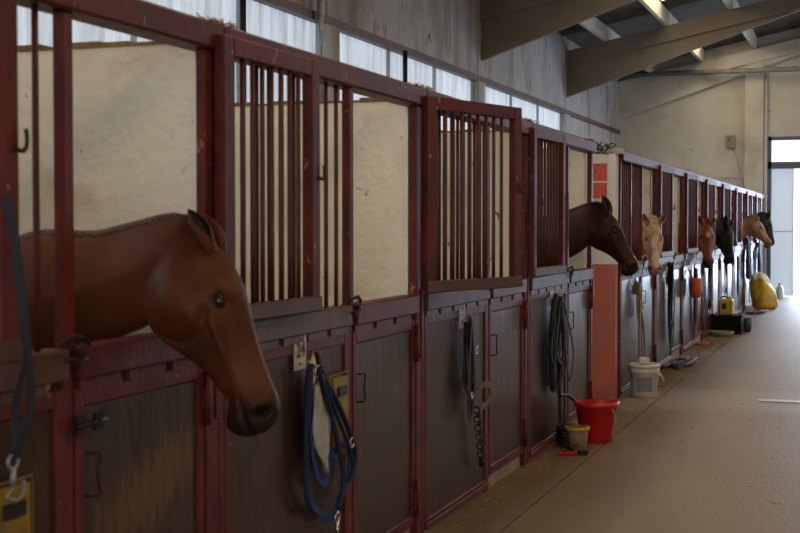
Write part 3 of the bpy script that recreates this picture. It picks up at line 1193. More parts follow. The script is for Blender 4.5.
    # mane
    if mane:
        hm = hair_mat('mane_' + label[:14], mane_col)
        random.seed(int(body_y * 10))
        m = MB()
        cr = crest[6:]
        DN = 26
        for i in range(0, (len(cr) - 1) * DN):
            u = i / DN
            k = int(u)
            f = u - k
            if k + 1 >= len(cr):
                break
            p = cr[k][0].lerp(cr[k + 1][0], f)
            lat, upv, tg = cr[k][1], cr[k][2], cr[k][3]
            ln = random.uniform(0.05, 0.13)
            s_ = mane_side
            w0 = random.uniform(-0.01, 0.01)
            b0_ = lat * (-s_ * random.uniform(0.0, 0.022))
            pts = [p + b0_ + upv * -0.015 + tg * w0, p + b0_ * 0.5 + upv * 0.008 + lat * s_ * 0.012, p + lat * s_ * 0.05 - upv * 0.022,
                   p + lat * s_ * (0.07) - upv * (ln * 0.6) + tg * random.uniform(-.015, .015), p + lat * s_ * 0.08 - upv * ln + tg * random.uniform(-.03, .03)]
            m.tube(spline(pts, 2), [0.005, 0.006, 0.006, 0.006, 0.006, 0.005, 0.004, 0.003, 0.001], 4)
        m.obj('mane', hm, t)
        if forelock:
            m = MB()
            for i in range(46):
                s0 = random.uniform(-0.06, 0.06)
                ln = random.uniform(0.12, 0.3)
                s1 = s0 * 1.6 + random.uniform(-0.05, 0.05) + forelock
                pts = [hp(-0.01, -0.03, s0 * 0.6), hp(0.0, 0.03, s0 * 0.8), hp(0.08, 0.07, s0), hp(0.08 + ln * 0.5, 0.085, (s0 + s1) / 2), hp(0.08 + ln, 0.075, s1)]
                m.tube(spline(pts, 2), [0.004, 0.007, 0.008, 0.008, 0.008, 0.007, 0.006, 0.004, 0.001], 5)
            m.obj('forelock', hm, t)
    return t


def horse_mat():
    if 'horse_coat' in PAL:
        return PAL['horse_coat']
    m = mat('horse_coat', (0.2, 0.1, 0.05), 0.52, local=False, spec=0.22)
    nt = m.node_tree
    N, L = nt.nodes, nt.links
    b = N['Principled BSDF']
    a = N.new('ShaderNodeAttribute')
    a.attribute_name = 'Col'
    g = N.new('ShaderNodeNewGeometry')
    nz = N.new('ShaderNodeTexNoise')
    nz.inputs['Scale'].default_value = 7
    nz.inputs['Detail'].default_value = 8
    L.new(g.outputs['Position'], nz.inputs['Vector'])
    mr = N.new('ShaderNodeMapRange')
    mr.inputs[1].default_value = 0.3
    mr.inputs[2].default_value = 0.7
    mr.inputs[3].default_value = 0.72
    mr.inputs[4].default_value = 1.25
    L.new(nz.outputs['Fac'], mr.inputs[0])
    mx = N.new('ShaderNodeMix')
    mx.data_type = 'RGBA'
    mx.blend_type = 'MULTIPLY'
    mx.inputs[0].default_value = 1
    L.new(a.outputs['Color'], mx.inputs[6])
    L.new(mr.outputs[0], mx.inputs[7])
    L.new(mx.outputs[2], b.inputs['Base Color'])
    n2 = N.new('ShaderNodeTexNoise')
    n2.inputs['Scale'].default_value = 160
    L.new(g.outputs['Position'], n2.inputs['Vector'])
    bp = N.new('ShaderNodeBump')
    bp.inputs['Strength'].default_value = 0.15
    bp.inputs['Distance'].default_value = 0.004
    L.new(n2.outputs['Fac'], bp.inputs['Height'])
    L.new(bp.outputs[0], b.inputs['Normal'])
    b.inputs['Sheen Weight'].default_value = 0.0
    b.inputs['Sheen Roughness'].default_value = 0.5
    return m


def hair_mat(key, c):
    return mat('hair_' + key, tuple(c), 0.55, 0.35, 30)


EYE = mat('horse_eye', (0.006, 0.004, 0.003), 0.08, coat=1.0)


def horses():
    horse('horse', 'large chestnut horse nearest the camera leaning out over the stall door, head hanging low',
          (-1.0, 3.48), (0.215, 3.50, 1.52), (0.475, 3.47, 0.985), (1.0, 0.14, 0.2), 3.48, (-0.78, 1.50),
          (0.088, 0.026, 0.009), (0.014, 0.011, 0.010), (0.05, 0.02, 0.009), voxel=0.008,
          neck=[(-0.10, 3.50, 1.375, 0.162, 0.085), (-0.36, 3.48, 1.31, 0.215, 0.11)], ear_spread=0.3, ear_fwd=-0.05, ear_len=0.125, muz_start=0.76)
    horse('horse', 'dark bay horse in profile looking out beside the pink and white passage wall',
          (-1.0, 9.86), (0.20, 9.98, 1.675), (0.48, 9.93, 1.23), (1.0, 0.0, 0.3), 9.86, (-0.80, 1.56),
          (0.032, 0.011, 0.006), (0.010, 0.008, 0.007), (0.006, 0.005, 0.004), voxel=0.011,
          blaze=((0.42, 0.40, 0.38), [(0.80, 0.96, 0.030)]), neck=[(-0.12, 9.95, 1.47, 0.17, 0.085), (-0.38, 9.90, 1.38, 0.22, 0.11)],
          ear_spread=0.3, ear_fwd=0.2, muz_start=0.86)
    horse('horse', 'pale palomino horse with a white blaze facing the camera',
          (-1.1, 13.22), (0.09, 13.08, 1.60), (0.16, 12.80, 1.12), (0.35, -1.0, 0.2), 13.22, (-0.85, 1.55),
          (0.50, 0.30, 0.155), (0.33, 0.20, 0.17), (0.62, 0.50, 0.36), voxel=0.012,
          blaze=((0.72, 0.62, 0.52), [(0.05, 0.95, 0.05)]), neck=[(0.0, 13.22, 1.42, 0.15, 0.085), (-0.28, 13.24, 1.38, 0.19, 0.11)],
          forelock=0.05, ear_spread=1.3, ear_fwd=0.0, muz_start=0.86)
    horse('horse', 'reddish chestnut horse with a small white star facing the camera, left of the black horse',
          (-1.1, 17.5), (0.13, 17.40, 1.60), (0.20, 17.12, 1.06), (0.32, -1.0, 0.2), 17.5, (-0.85, 1.55),
          (0.20, 0.070, 0.030), (0.06, 0.035, 0.028), (0.16, 0.06, 0.03), voxel=0.014,
          blaze=((0.55, 0.48, 0.42), [(0.27, 0.38, 0.03)]), neck=[(0.0, 17.5, 1.42, 0.15, 0.085), (-0.28, 17.5, 1.38, 0.19, 0.11)],
          ear_spread=0.9, ear_fwd=0.0, muz_start=0.78)
    horse('horse', 'black horse with lowered head between the starred chestnut and the buckskin',
          (-1.0, 19.6), (0.20, 19.55, 1.60), (0.32, 19.25, 1.05), (1.0, -0.55, 0.2), 19.6, (-0.80, 1.55),
          (0.004, 0.004, 0.006), (0.004, 0.004, 0.005), (0.003, 0.003, 0.004), voxel=0.014,
          neck=[(-0.06, 19.6, 1.43, 0.18, 0.09), (-0.34, 19.6, 1.38, 0.22, 0.11)], ear_spread=0.5, ear_fwd=0.1)
    horse('horse', 'buckskin horse in profile above the yellow sack',
          (-1.0, 24.0), (0.27, 24.0, 1.68), (0.56, 23.94, 1.22), (1.0, 0.0, 0.5), 24.0, (-0.78, 1.58),
          (0.25, 0.145, 0.075), (0.13, 0.085, 0.055), (0.12, 0.065, 0.04), voxel=0.014,
          neck=[(-0.02, 24.0, 1.48, 0.17, 0.085), (-0.34, 24.0, 1.40, 0.22, 0.11)], ear_spread=0.3, ear_fwd=0.2)
    horse('horse', 'darkest far horse, half hidden behind the buckskin, ears against the pale door',
          (-1.0, 26.1), (0.33, 26.1, 1.74), (0.47, 26.03, 1.19), (1.0, 0.0, 0.3), 26.1, (-0.78, 1.58),
          (0.016, 0.013, 0.013), (0.010, 0.009, 0.009), (0.007, 0.006, 0.006), voxel=0.015,
          neck=[(0.04, 26.1, 1.50, 0.17, 0.085), (-0.30, 26.1, 1.42, 0.22, 0.11)], ear_spread=0.3, ear_fwd=0.2)


# ---------------------------------------------------------------- tack and small things
def hook(t, y, z, m=STEEL, x0=0.012):
    MB().tube(spline([(x0, y, z + 0.03), (x0 + 0.03, y, z + 0.02), (x0 + 0.035, y, z - 0.01), (x0 + 0.05, y, z + 0.005)], 4), 0.005, 6).obj('hook', m, t)


def tack():
    XW = 0.03
    # ---- blue halter on the second stall front
    t = thing('halter', 'blue halter and lead rope hanging from a hook below number 24', 'halter', (0.0, 4.64, 0.0))
    o = 4.64
    hook(t, 0.0, 1.0)
    m = MB()
    m.tube(spline([(XW + .02, 0.0, 1.0), (XW + .02, -0.05, 0.93), (XW + .02, -0.045, 0.7), (XW + .02, -0.03, 0.52), (XW + .02, 0.10, 0.40), (XW + .02, 0.20, 0.365), (XW + .02, 0.27, 0.42), (XW + .02, 0.39, 0.53), (XW + .02, 0.37, 0.66)], 5), 0, 8, flat=(0.032, 0.006), up=(1, 0, 0))
    m.tube(spline([(XW + .026, -0.015, 0.99), (XW + .026, -0.02, 0.80), (XW + .026, 0.02, 0.60), (XW + .026, 0.12, 0.52), (XW + .026, 0.16, 0.60), (XW + .026, 0.155, 0.70)], 5), 0, 8, flat=(0.03, 0.006), up=(1, 0, 0))
    m.tube(spline([(XW + .03, 0.14, 0.62), (XW + .03, 0.24, 0.64), (XW + .03, 0.36, 0.66)], 5), 0, 8, flat=(0.03, 0.006), up=(1, 0, 0))
    m.obj('webbing', BLUE, t)
    m = MB()
    m.tube(spline([(XW + .035, 0.02, 1.0), (XW + .04, 0.14, 0.90), (XW + .04, 0.29, 0.76), (XW + .04, 0.41, 0.60), (XW + .04, 0.36, 0.50), (XW + .04, 0.28, 0.47)], 6), 0.012, 8)
    m.tube(spline([(XW + .045, 0.0, 1.0), (XW + .05, 0.09, 0.86), (XW + .045, 0.19, 0.70), (XW + .045, 0.27, 0.52), (XW + .045, 0.22, 0.40)], 6), 0.012, 8)
    m.tube(spline([(XW + .03, -0.02, 1.01), (XW + .04, -0.075, 0.95), (XW + .03, -0.075, 0.75), (XW + .03, -0.065, 0.5), (XW + .03, 0.02, 0.42)], 6), 0.012, 8)
    m.tube(spline([(XW + .05, 0.02, 1.0), (XW + .05, 0.16, 0.82), (XW + .05, 0.30, 0.66), (XW + .05, 0.37, 0.55)], 6), 0.009, 8)
    m.obj('lead_rope', NAVY, t)
    m = MB()
    m.torus((XW + .045, 0.0, 0.985), 0.022, 0.005, 'x')
    m.torus((XW + .045, 0.36, 0.65), 0.02, 0.005, 'x')
    m.torus((XW + .045, 0.20, 0.37), 0.022, 0.005, 'x')
    m.tube([(XW + .045, 0.20, 0.35), (XW + .045, 0.205, 0.28)], 0.007, 8)
    m.tube([(XW + .05, 0.03, 0.97), (XW + .05, 0.12, 0.885)], 0.006, 8)
    m.obj('buckle', CHROME, t)
    # white cloth tucked through it
    m = MB()
    vs, fs = [], []
    n = 9
    for i in range(n):
        u = i / (n - 1)
        z = 0.93 - 0.36 * u
        w = 0.015 + 0.06 * sin(pi * min(1, u * 1.1)) ** 0.7
        for j in range(6):
            v = j / 5 - 0.5
            vs.append((XW + 0.012 + 0.018 * sin(j * 2.2 + i) * 0.5 + 0.02, 0.02 + 0.09 * u + v * 2 * w, z))
    for i in range(n - 1):
        for j in range(5):
            a = i * 6 + j
            fs.append((a, a + 1, a + 7, a + 6))
    m.add(vs, fs, True)
    c = m.obj('towel', CLOTH)
    c.location = (0.0, 4.64, 0)
    md = c.modifiers.new('t', 'SOLIDIFY')
    md.thickness = 0.006
    tag(c, 'white cloth tucked through the blue halter', 'cloth')

    # ---- yellow holders screwed to the panels
    for (y, lab, z1, lz) in ((4.86, 'yellow plastic holder behind the blue halter', 0.94, 0.34), (2.66, 'yellow plastic holder at the bottom left corner of the photo', 0.90, 0.36)):
        t = thing('tool_holder', lab, 'holder', (0.012, y, z1 - lz), group=None)
        w = 0.19
        MB().bbox((0, 0.015, 0.0), (0.035, w - 0.015, lz - 0.01), 0.006).obj('box', YELLOW, t)
        MB().tube([(0.02, 0.0, 0.0), (0.02, 0.0, lz), (0.02, w, lz), (0.02, w, 0.0)], 0.007, 6).obj('wire_frame', WOOD, t)
        MB().bbox((0.035, 0.05, lz - 0.09), (0.045, w - 0.05, lz - 0.05), 0.003).obj('clasp', DARKM, t)
    # ---- strap over the near gate
    t = thing('lead_strap', 'grey blue strap with a metal snap hanging at the left edge of the photo', 'strap', (0.0, 2.66, 0.0))
    m = MB()
    m.tube(spline([(0.19, -0.12, 1.62), (0.195, -0.09, 1.52), (0.20, -0.06, 1.30), (0.15, 0.03, 1.12), (0.10, 0.05, 1.0), (0.085, 0.04, 0.98)], 5), 0, 8, flat=(0.035, 0.006), up=(1, 0, 0.1))
    m.tube(spline([(0.085, 0.04, 0.98), (0.07, 0.075, 1.03), (0.08, 0.07, 1.12), (0.17, 0.0, 1.25)], 5), 0, 8, flat=(0.03, 0.005), up=(1, 0, 0.1))
    m.obj('webbing', GREYBLUE, t)
    m = MB()
    m.torus((0.085, 0.045, 0.965), 0.02, 0.005, 'x')
    m.tube([(0.085, 0.045, 0.945), (0.085, 0.045, 0.90)], 0.008, 8)
    m.tube(spline([(0.085, 0.045, 0.90), (0.085, 0.02, 0.88), (0.085, 0.06, 0.865), (0.085, 0.09, 0.885), (0.085, 0.085, 0.91)], 4), 0.005, 6)
    m.obj('snap_hook', STEEL, t)
    t = thing('wall_latch', 'rusty bolt latch on the red post beside the scuffed door', 'latch', (0.035, 3.085, 1.0))
    MB().tube([(0.02, -0.05, 0.0), (0.02, 0.09, 0.004)], 0.009, 8).tube(spline([(0.0, 0.02, 0.0), (0.04, 0.02, 0.0), (0.05, 0.03, 0.05)], 4), 0.006, 6).obj('bolt', DARKM, t)
    MB().bbox((-0.0, -0.04, -0.025), (0.012, 0.0, 0.025), 0.002).obj('bracket', DARKM, t)
    MB().bbox((-0.0, 0.05, -0.025), (0.012, 0.09, 0.025), 0.002).obj('bracket', DARKM, t)

    def bridle(y, z, ztop, lab, mt, seed, width=0.2, zbot=0.3, fittings=BRASS, hangrope=None, n=5, cat='halter', name='halter'):
        random.seed(seed)
        t = thing(name, lab, cat, (0.0, y, 0.0))
        hook(t, 0.0, ztop)
        m = MB()
        for k in range(n):
            w = width * random.uniform(0.25, 0.6)
            zb = zbot + random.uniform(0, 0.35) * (ztop - zbot)
            x = 0.035 + 0.008 * k
            off = random.uniform(-0.2, 0.35) * width
            pts = [(x, 0, ztop), (x, -w * 0.3 + off * .5, ztop - (ztop - zb) * 0.35), (x, -w * 0.5 + off, ztop - (ztop - zb) * 0.75), (x, off, zb), (x, w * 0.55 + off, ztop - (ztop - zb) * 0.7), (x, w * 0.35 + off * .5, ztop - (ztop - zb) * 0.3)]
            m.tube(spline(pts, 5, closed=True), 0, 8, closed=True, flat=(0.028, 0.006), up=(1, 0, 0))
        m.obj('strap', mt, t)
        for k in range(3):
            MB().torus((0.075, random.uniform(-0.2, 0.5) * width, ztop - (ztop - zbot) * random.uniform(0.2, 0.8)), 0.018, 0.004, 'x').obj('ring', fittings, t)
        return t
    # black halter on third stall
    t = bridle(6.76, 0, 1.02, 'black halter with a pale noseband and chain on the third stall front', BLACK, 5, 0.26, 0.50, CHROME, n=6)
    MB().tube(spline([(0.08, 0.10, 0.66), (0.10, 0.20, 0.67), (0.11, 0.26, 0.63), (0.10, 0.23, 0.57), (0.08, 0.14, 0.54)], 6), 0, 8, flat=(0.034, 0.012), up=(1, 0, 0)).obj('noseband', mat('dirty_sheepskin', (0.17, 0.15, 0.10), 0.95, 0.3, 60), t)
    m = MB()
    for k in range(12):
        m.torus((0.06 + 0.012 * (k % 2), 0.14 + 0.008 * k, 0.53 - 0.026 * k), 0.018, 0.0045, 'x' if k % 2 else 'y', 10, 5)
    m.tube([(0.06, 0.235, 0.25), (0.06, 0.245, 0.20)], 0.016, 8)
    m.obj('lead_chain', DARKM, t)
    # black bridle and long rope on fourth stall
    t = bridle(8.93, 0, 1.05, 'black bridle with brass buckles on the fourth stall front, above the red bucket', BLACK, 8, 0.75, 0.38, BRASS, n=8)
    MB().tube(spline([(0.06, -0.03, 1.06), (0.05, -0.10, 0.9), (0.05, -0.12, 0.6), (0.05, -0.09, 0.42)], 5), 0, 8, flat=(0.10, 0.03), up=(1, 0, 0)).obj('nose_pad', BLACK, t)
    t = thing('lead_rope', 'dark lead rope hanging to a coil on the floor by the tan bucket', 'rope', (0.12, 9.02, 0.0))
    m = MB()
    m.tube(spline([(-0.06, -0.06, 1.0), (-0.04, 0.0, 0.7), (-0.04, -0.14, 0.40), (-0.02, 0.08, 0.34), (0.02, 0.32, 0.22), (0.02, 0.38, 0.10), (0.05, 0.15, 0.03), (0.10, -0.30, 0.03), (0.02, -0.22, 0.03)], 8), 0.013, 8)
    m.tube(spline([(-0.07, -0.07, 1.0), (-0.06, -0.05, 0.5), (-0.04, -0.06, 0.10), (0.0, -0.08, 0.03)], 8), 0.013, 8)
    pts = []
    for k in range(70):
        a = k * 0.42
        rr = 0.085 + 0.02 * sin(k * 1.7)
        pts.append((0.0 + rr * cos(a) * 0.7, -0.02 + rr * 1.5 * sin(a), 0.016 + 0.0017 * k))
    m.tube(pts, 0.013, 7)
    m.obj('rope', BLACK, t)
    # far tack
    t = bridle(12.42, 0, 1.0, 'tan rope halter with long loose lead above the white bucket', TAN, 11, 0.3, 0.62, STEEL, n=5)
    MB().tube(spline([(0.07, 0.0, 0.8), (0.08, -0.1, 0.5), (0.07, 0.0, 0.2), (0.07, 0.22, 0.16), (0.07, 0.28, 0.4), (0.07, 0.12, 0.7)], 7), 0.010, 7).obj('lead', TAN, t)
    bridle(14.55, 0, 1.14, 'black bridle hanging past the palomino horse', BLACK, 21, 0.30, 0.20, BRASS, n=8)
    t = thing('feed_scoop', 'orange plastic scoop hanging between black bridle and starred chestnut', 'scoop', (0.03, 16.42, 0.66))
    MB().lathe([(0.055, 0.0), (0.075, 0.05), (0.085, 0.24), (0.08, 0.24), (0.05, 0.02)], 18, (0.08, 0, 0)).obj('cup', ORANGE, t)
    MB().tube(spline([(0.05, 0, 0.2), (0.02, 0, 0.30), (0.0, 0, 0.34)], 4), 0.012, 8).obj('handle', ORANGE, t)
    bridle(16.95, 0, 1.0, 'dark red halter rope beside the orange scoop', mat('red_webbing', (0.16, 0.01, 0.012), 0.7), 31, 0.25, 0.12, STEEL, n=5)
    bridle(18.5, 0, 1.0, 'black halter hanging below the black horse', BLACK, 41, 0.3, 0.25, BRASS, n=7)
    bridle(20.7, 0, 1.02, 'dark bridle hanging above the yellow canister', BLACK, 51, 0.3, 0.42, CHROME, n=7)
    bridle(22.8, 0, 1.02, 'black halter hanging just past the yellow canister', BLACK, 61, 0.25, 0.3, CHROME, n=5)
    # blankets
    for (y, lab, mt, w, z0, z1) in ((24.45, 'dark grey horse blanket hanging left of the yellow sack', mat('grey_blanket', (0.05, 0.06, 0.09), 0.9, 0.4, 15), 0.7, 0.62, 1.33),
                                    (27.25, 'blue and lilac blanket hanging behind the yellow sack', DUN, 0.8, 0.50, 1.30)):
        m = MB()
        n, k = 12, 14
        vs, fs = [], []
        for i in range(n):
            for j in range(k):
                u, v = i / (n - 1), j / (k - 1)
                z = z1 - (z1 - z0) * u + 0.04 * sin(j * 1.3) * u
                vs.append((0.09 + 0.035 * sin(j * 1.9 + u * 2) * (0.3 + u), (v - 0.5) * w * (1 - 0.25 * u), z))
        for i in range(n - 1):
            for j in range(k - 1):
                a = i * k + j
                fs.append((a, a + 1, a + k + 1, a + k))
        m.add(vs, fs, True)
        b = m.obj('horse_blanket', mt, None, (0, y, 0))
        md = b.modifiers.new('s', 'SOLIDIFY')
        md.thickness = 0.015
        tag(b, lab, 'blanket')


def buckets():
    # white lidded bucket
    t = thing('bucket', 'white lidded plastic bucket with a grey label by the pink wall', 'bucket', (0.20, 11.86, 0))
    MB().lathe([(0.0, 0.004), (0.112, 0.0), (0.118, 0.006), (0.130, 0.215), (0.138, 0.218), (0.138, 0.262), (0.133, 0.266), (0.134, 0.272)], 40, (0, 0, 0), False, True).obj('pail', WHITEP, t)
    MB().lathe([(0.135, 0.268), (0.146, 0.268), (0.146, 0.292), (0.138, 0.30), (0.130, 0.292), (0.0, 0.290)], 40, (0, 0, 0), False).obj('lid', WHITEP, t)
    m = MB()
    vs, fs = [], []
    for i in range(9):
        th = R(-112 + i * 8)
        for z, r in ((0.055, 0.1225), (0.185, 0.130)):
            vs.append((r * cos(th), r * sin(th), z))
    for i in range(8):
        fs.append((2 * i, 2 * i + 2, 2 * i + 3, 2 * i + 1))
    m.add(vs, fs, True)
    m.obj('label_sticker', LABELG, t)
    m = MB()
    m.tube(spline([(0.12, -0.075, 0.22), (0.165, -0.03, 0.19), (0.175, 0.02, 0.14), (0.155, 0.07, 0.16), (0.125, 0.07, 0.22)], 5), 0.006, 6)
    m.obj('handle', WHITEP, t)
    t2 = MB().bbox((0.0, -0.05, 0), (0.095, 0.05, 0.055), 0.01).obj('sponge', mat('off_white_sponge', (0.66, 0.62, 0.55), 0.9, 0.1, 40, bump=0.4, bscale=120), None, (0.155, 11.84, 0.3005), R(12))
    tag(t2, 'off white sponge block on the lid of the white bucket', 'sponge')
    # red bucket
    t = thing('bucket', 'red plastic bucket with a wire handle leaning outward near the stall doors', 'bucket', (0.27, 9.26, 0))
    MB().lathe([(0.0, 0.0), (0.112, 0.0), (0.118, 0.008), (0.148, 0.265), (0.158, 0.272), (0.158, 0.285), (0.146, 0.287), (0.112, 0.012), (0.0, 0.012)], 40, (0, 0, 0), False).obj('pail', REDP, t)
    MB().lathe([(0.148, 0.255), (0.163, 0.258), (0.165, 0.287), (0.146, 0.290)], 40, (0, 0, 0), False).obj('rim', REDP2, t)
    MB().tube(spline([(0.145, -0.04, 0.265), (0.20, -0.05, 0.26), (0.27, -0.03, 0.22), (0.285, 0.03, 0.15), (0.29, 0.03, 0.13)], 5), 0.005, 6).tube(spline([(0.13, -0.085, 0.25), (0.155, -0.105, 0.20), (0.15, -0.11, 0.14), (0.13, -0.12, 0.05)], 5), 0.005, 6).obj('handle', STEEL, t)
    t = thing('bucket', 'small tan bucket with a yellow rim in front of the red bucket', 'bucket', (0.165, 9.0 - 0.02, 0))
    t.location = (0.20, 8.93, 0)
    MB().lathe([(0.0, 0.0), (0.060, 0.0), (0.064, 0.005), (0.080, 0.145), (0.074, 0.145), (0.06, 0.01), (0, 0.01)], 30, (0, 0, 0), False).obj('pail', TANP, t)
    MB().lathe([(0.0785, 0.128), (0.087, 0.130), (0.088, 0.152), (0.073, 0.153)], 30, (0, 0, 0), False).obj('rim', mat('yellow_rim', (0.62, 0.40, 0.02), 0.4), t)
    # brush on the floor
    t = thing('brush', 'red handled brush lying on the floor in front of the tan bucket', 'brush', (0.22, 8.62, 0.0), R(28))
    MB().bbox((-0.09, -0.014, 0.004), (0.05, 0.014, 0.026), 0.006).obj('handle', REDP, t)
    MB().bbox((0.05, -0.022, 0.002), (0.12, 0.022, 0.034), 0.006).obj('bristle_head', BLACK, t)
    t = thing('hoof_pick', 'small red hoof pick on the floor right of the white bucket', 'tool', (0.22, 12.55, 0.0), R(20))
    MB().bbox((-0.07, -0.011, 0.0), (0.05, 0.011, 0.02), 0.005).obj('handle', REDP, t)
    MB().tube(spline([(0.05, 0, 0.01), (0.085, 0, 0.012), (0.10, 0.01, 0.012), (0.10, 0.03, 0.012)], 4), 0.004, 6).obj('pick', STEEL, t)

    def heap(name, lab, cat, loc, mt, seed, sx, sy, sz, r=0.012, n=34, mt2=None):
        random.seed(seed)
        pts = []
        a = 0
        for k in range(n):
            a += random.uniform(0.5, 1.5)
            rr = random.uniform(0.3, 1)
            pts.append((sx * rr * cos(a), sy * rr * sin(a), r + sz * random.random() * (1.2 - rr)))
        t = thing(name, lab, cat, loc)
        MB().tube(spline(pts, 4), 0, 8, flat=(r * 2.2, r * 1.0), up=(0, 0, 1)).obj('strap', mt, t)
        if mt2:
            random.seed(seed + 1)
            pts = [(sx * random.uniform(-1, 1), sy * random.uniform(-1, 1.3), r + sz * random.uniform(0.2, 0.8)) for _ in range(8)]
            MB().tube(spline(pts, 5), r * 0.8, 6).obj('lead', mt2, t)
        return t
    heap('harness', 'black strap harness heaped on the straw past the white bucket', 'harness', (0.16, 14.6, 0), BLACK, 3, 0.15, 0.55, 0.05, 0.018, 40, mt2=FLEECE)
    heap('harness', 'reddish brown leather straps lying past the black crate', 'harness', (0.26, 23.9, 0), FLEECE, 9, 0.26, 0.7, 0.05, 0.02, 34)
    heap('rope_tangle', 'orange rope tangle at the foot of a post before the black crate', 'rope', (0.10, 17.3, 0), mat('orange_rope', (0.42, 0.09, 0.04), 0.8), 12, 0.08, 0.3, 0.03, 0.012, 24)
    # black crate with yellow canister
    t = thing('crate', 'black plastic crate on the floor under the yellow canister', 'crate', (0.24, 19.3, 0))
    m = MB()
    m.box((-0.19, -0.24, 0.0), (0.19, 0.24, 0.015))
    for (a, b) in (((-0.2, -0.25, 0), (-0.18, 0.25, 0.27)), ((0.18, -0.25, 0), (0.2, 0.25, 0.27))):
        m.bbox(a, b, 0.004)
    for y in (-0.25, 0.23):
        m.bbox((-0.18, y, 0), (0.18, y + 0.02, 0.27), 0.004)
        for k in range(5):
            m.box((-0.15 + k * 0.07, y - 0.008 if y < 0 else y + 0.02, 0.02), (-0.13 + k * 0.07, y if y < 0 else y + 0.028, 0.25))
    m.bbox((-0.21, -0.26, 0.25), (-0.18, 0.26, 0.285), 0.003).bbox((0.18, -0.26, 0.25), (0.21, 0.26, 0.285), 0.003)
    m.obj('box', BLACKP, t)
    MB().bbox((-0.18, -0.23, 0.24), (0.18, 0.23, 0.262), 0.004).obj('lid', BLACKP, t)
    t = thing('canister', 'yellow canister with a black mark standing on the black crate', 'canister', (0.21, 19.3, 0.2635))
    MB().bbox((-0.10, -0.08, 0), (0.10, 0.08, 0.23), 0.02).obj('body', mat('bright_yellow_plastic', (0.60, 0.47, 0.04), 0.45, 0.15, 20), t)
    MB().bbox((-0.06, -0.0815, 0.09), (0.0, -0.0795, 0.17), 0.0005).obj('label_sticker', INK, t)
    MB().lathe([(0.028, 0.0), (0.028, 0.04), (0.0, 0.042)], 16, (0.05, 0, 0.228)).obj('cap', WHITEP, t)
    MB().tube(spline([(-0.08, 0, 0.225), (-0.07, 0, 0.26), (0.0, 0, 0.262), (0.015, 0, 0.228)], 4), 0.01, 6).obj('handle', BLACKP, t)
    t = thing('bucket', 'black rubber feed tub tucked beside the black crate', 'bucket', (0.47, 19.62, 0))
    MB().lathe([(0, 0), (0.06, 0), (0.08, 0.2), (0.074, 0.2), (0.055, 0.01), (0, 0.01)], 24, (0, 0, 0), False).obj('tub', mat('grey_rubber', (0.05, 0.055, 0.06), 0.5), t)
    t = thing('feed_pan', 'shallow pale pan on the floor in front of the black crate', 'pan', (0.20, 18.7, 0))
    MB().lathe([(0, 0), (0.14, 0), (0.18, 0.07), (0.17, 0.07), (0.13, 0.012), (0, 0.012)], 28, (0, 0, 0), False).obj('pan', mat('khaki_pan', (0.25, 0.24, 0.12), 0.6, 0.2, 9), t)
    # yellow sack: lumpy, leaning on the stalls
    random.seed(2)
    m = MB()
    prof = [(0.0, 0.0), (0.20, 0.0), (0.26, 0.05), (0.275, 0.15), (0.265, 0.28), (0.25, 0.40), (0.225, 0.50), (0.19, 0.58), (0.15, 0.64), (0.09, 0.68), (0.0, 0.70)]
    m.lathe(prof, 30, (0, 0, 0), False)
    vv = []
    for i, (x, y, z) in enumerate(m.v):
        a = atan2(y, x)
        k = 1 + 0.07 * sin(3 * a + z * 9) + 0.05 * sin(5 * a - z * 14 + 1)
        vv.append((x * k - 0.14 * sm(0.1, 0.8, z), y * k, z + (0.03 * sin(4 * a) if z > 0.5 else 0)))
    m.v = vv
    t = thing('feed_sack', 'bulging yellow sack leaning against the far stall doors', 'sack', (0.33, 25.2, 0))
    m.obj('sack', SACK, t)
    m2 = MB()
    m2.lathe([(0.17, 0.54), (0.185, 0.58), (0.16, 0.65), (0.11, 0.71), (0.04, 0.74), (0.0, 0.74)], 24, (0, 0, 0), False)
    m2.v = [(x * (1 + 0.1 * sin(4 * atan2(y, x))) - 0.14 * sm(0.1, 0.8, z), y * (1 + 0.08 * sin(5 * atan2(y, x))), z + 0.03 * sin(4 * atan2(y, x))) for x, y, z in m2.v]
    m2.obj('sack_top', SACKW, t, (0.01, 0, 0))
    t.scale = (0.86, 0.86, 0.9)
    # milky bottles by the end door
    for k, (x, h, lab) in enumerate(((0.22, 0.26, 'shorter milky plastic bottle by the pale end door'), (0.40, 0.34, 'taller milky plastic bottle by the pale end door'))):
        t = thing('bottle', lab, 'bottle', (x, 28.75, 0))
        MB().lathe([(0.0, 0.0), (0.075, 0.0), (0.08, 0.01), (0.08, h * 0.62), (0.05, h * 0.78), (0.03, h * 0.84), (0.03, h * 0.92)], 20, (0, 0, 0), False, True).obj('body', CLEARB, t)
        MB().lathe([(0.036, h * 0.90), (0.036, h), (0.0, h)], 16, (0, 0, 0), True).obj('cap', WHITEP, t)
    # drain plate
    p = MB().bbox((1.20, 11.85, 0.0), (2.3, 11.99, 0.006), 0.002).obj('drain_cover', mat('pale_metal_plate', (0.50, 0.50, 0.50), 0.45, 0.15, 10))
    tag(p, 'long pale metal drain cover across the aisle floor', 'drain cover')


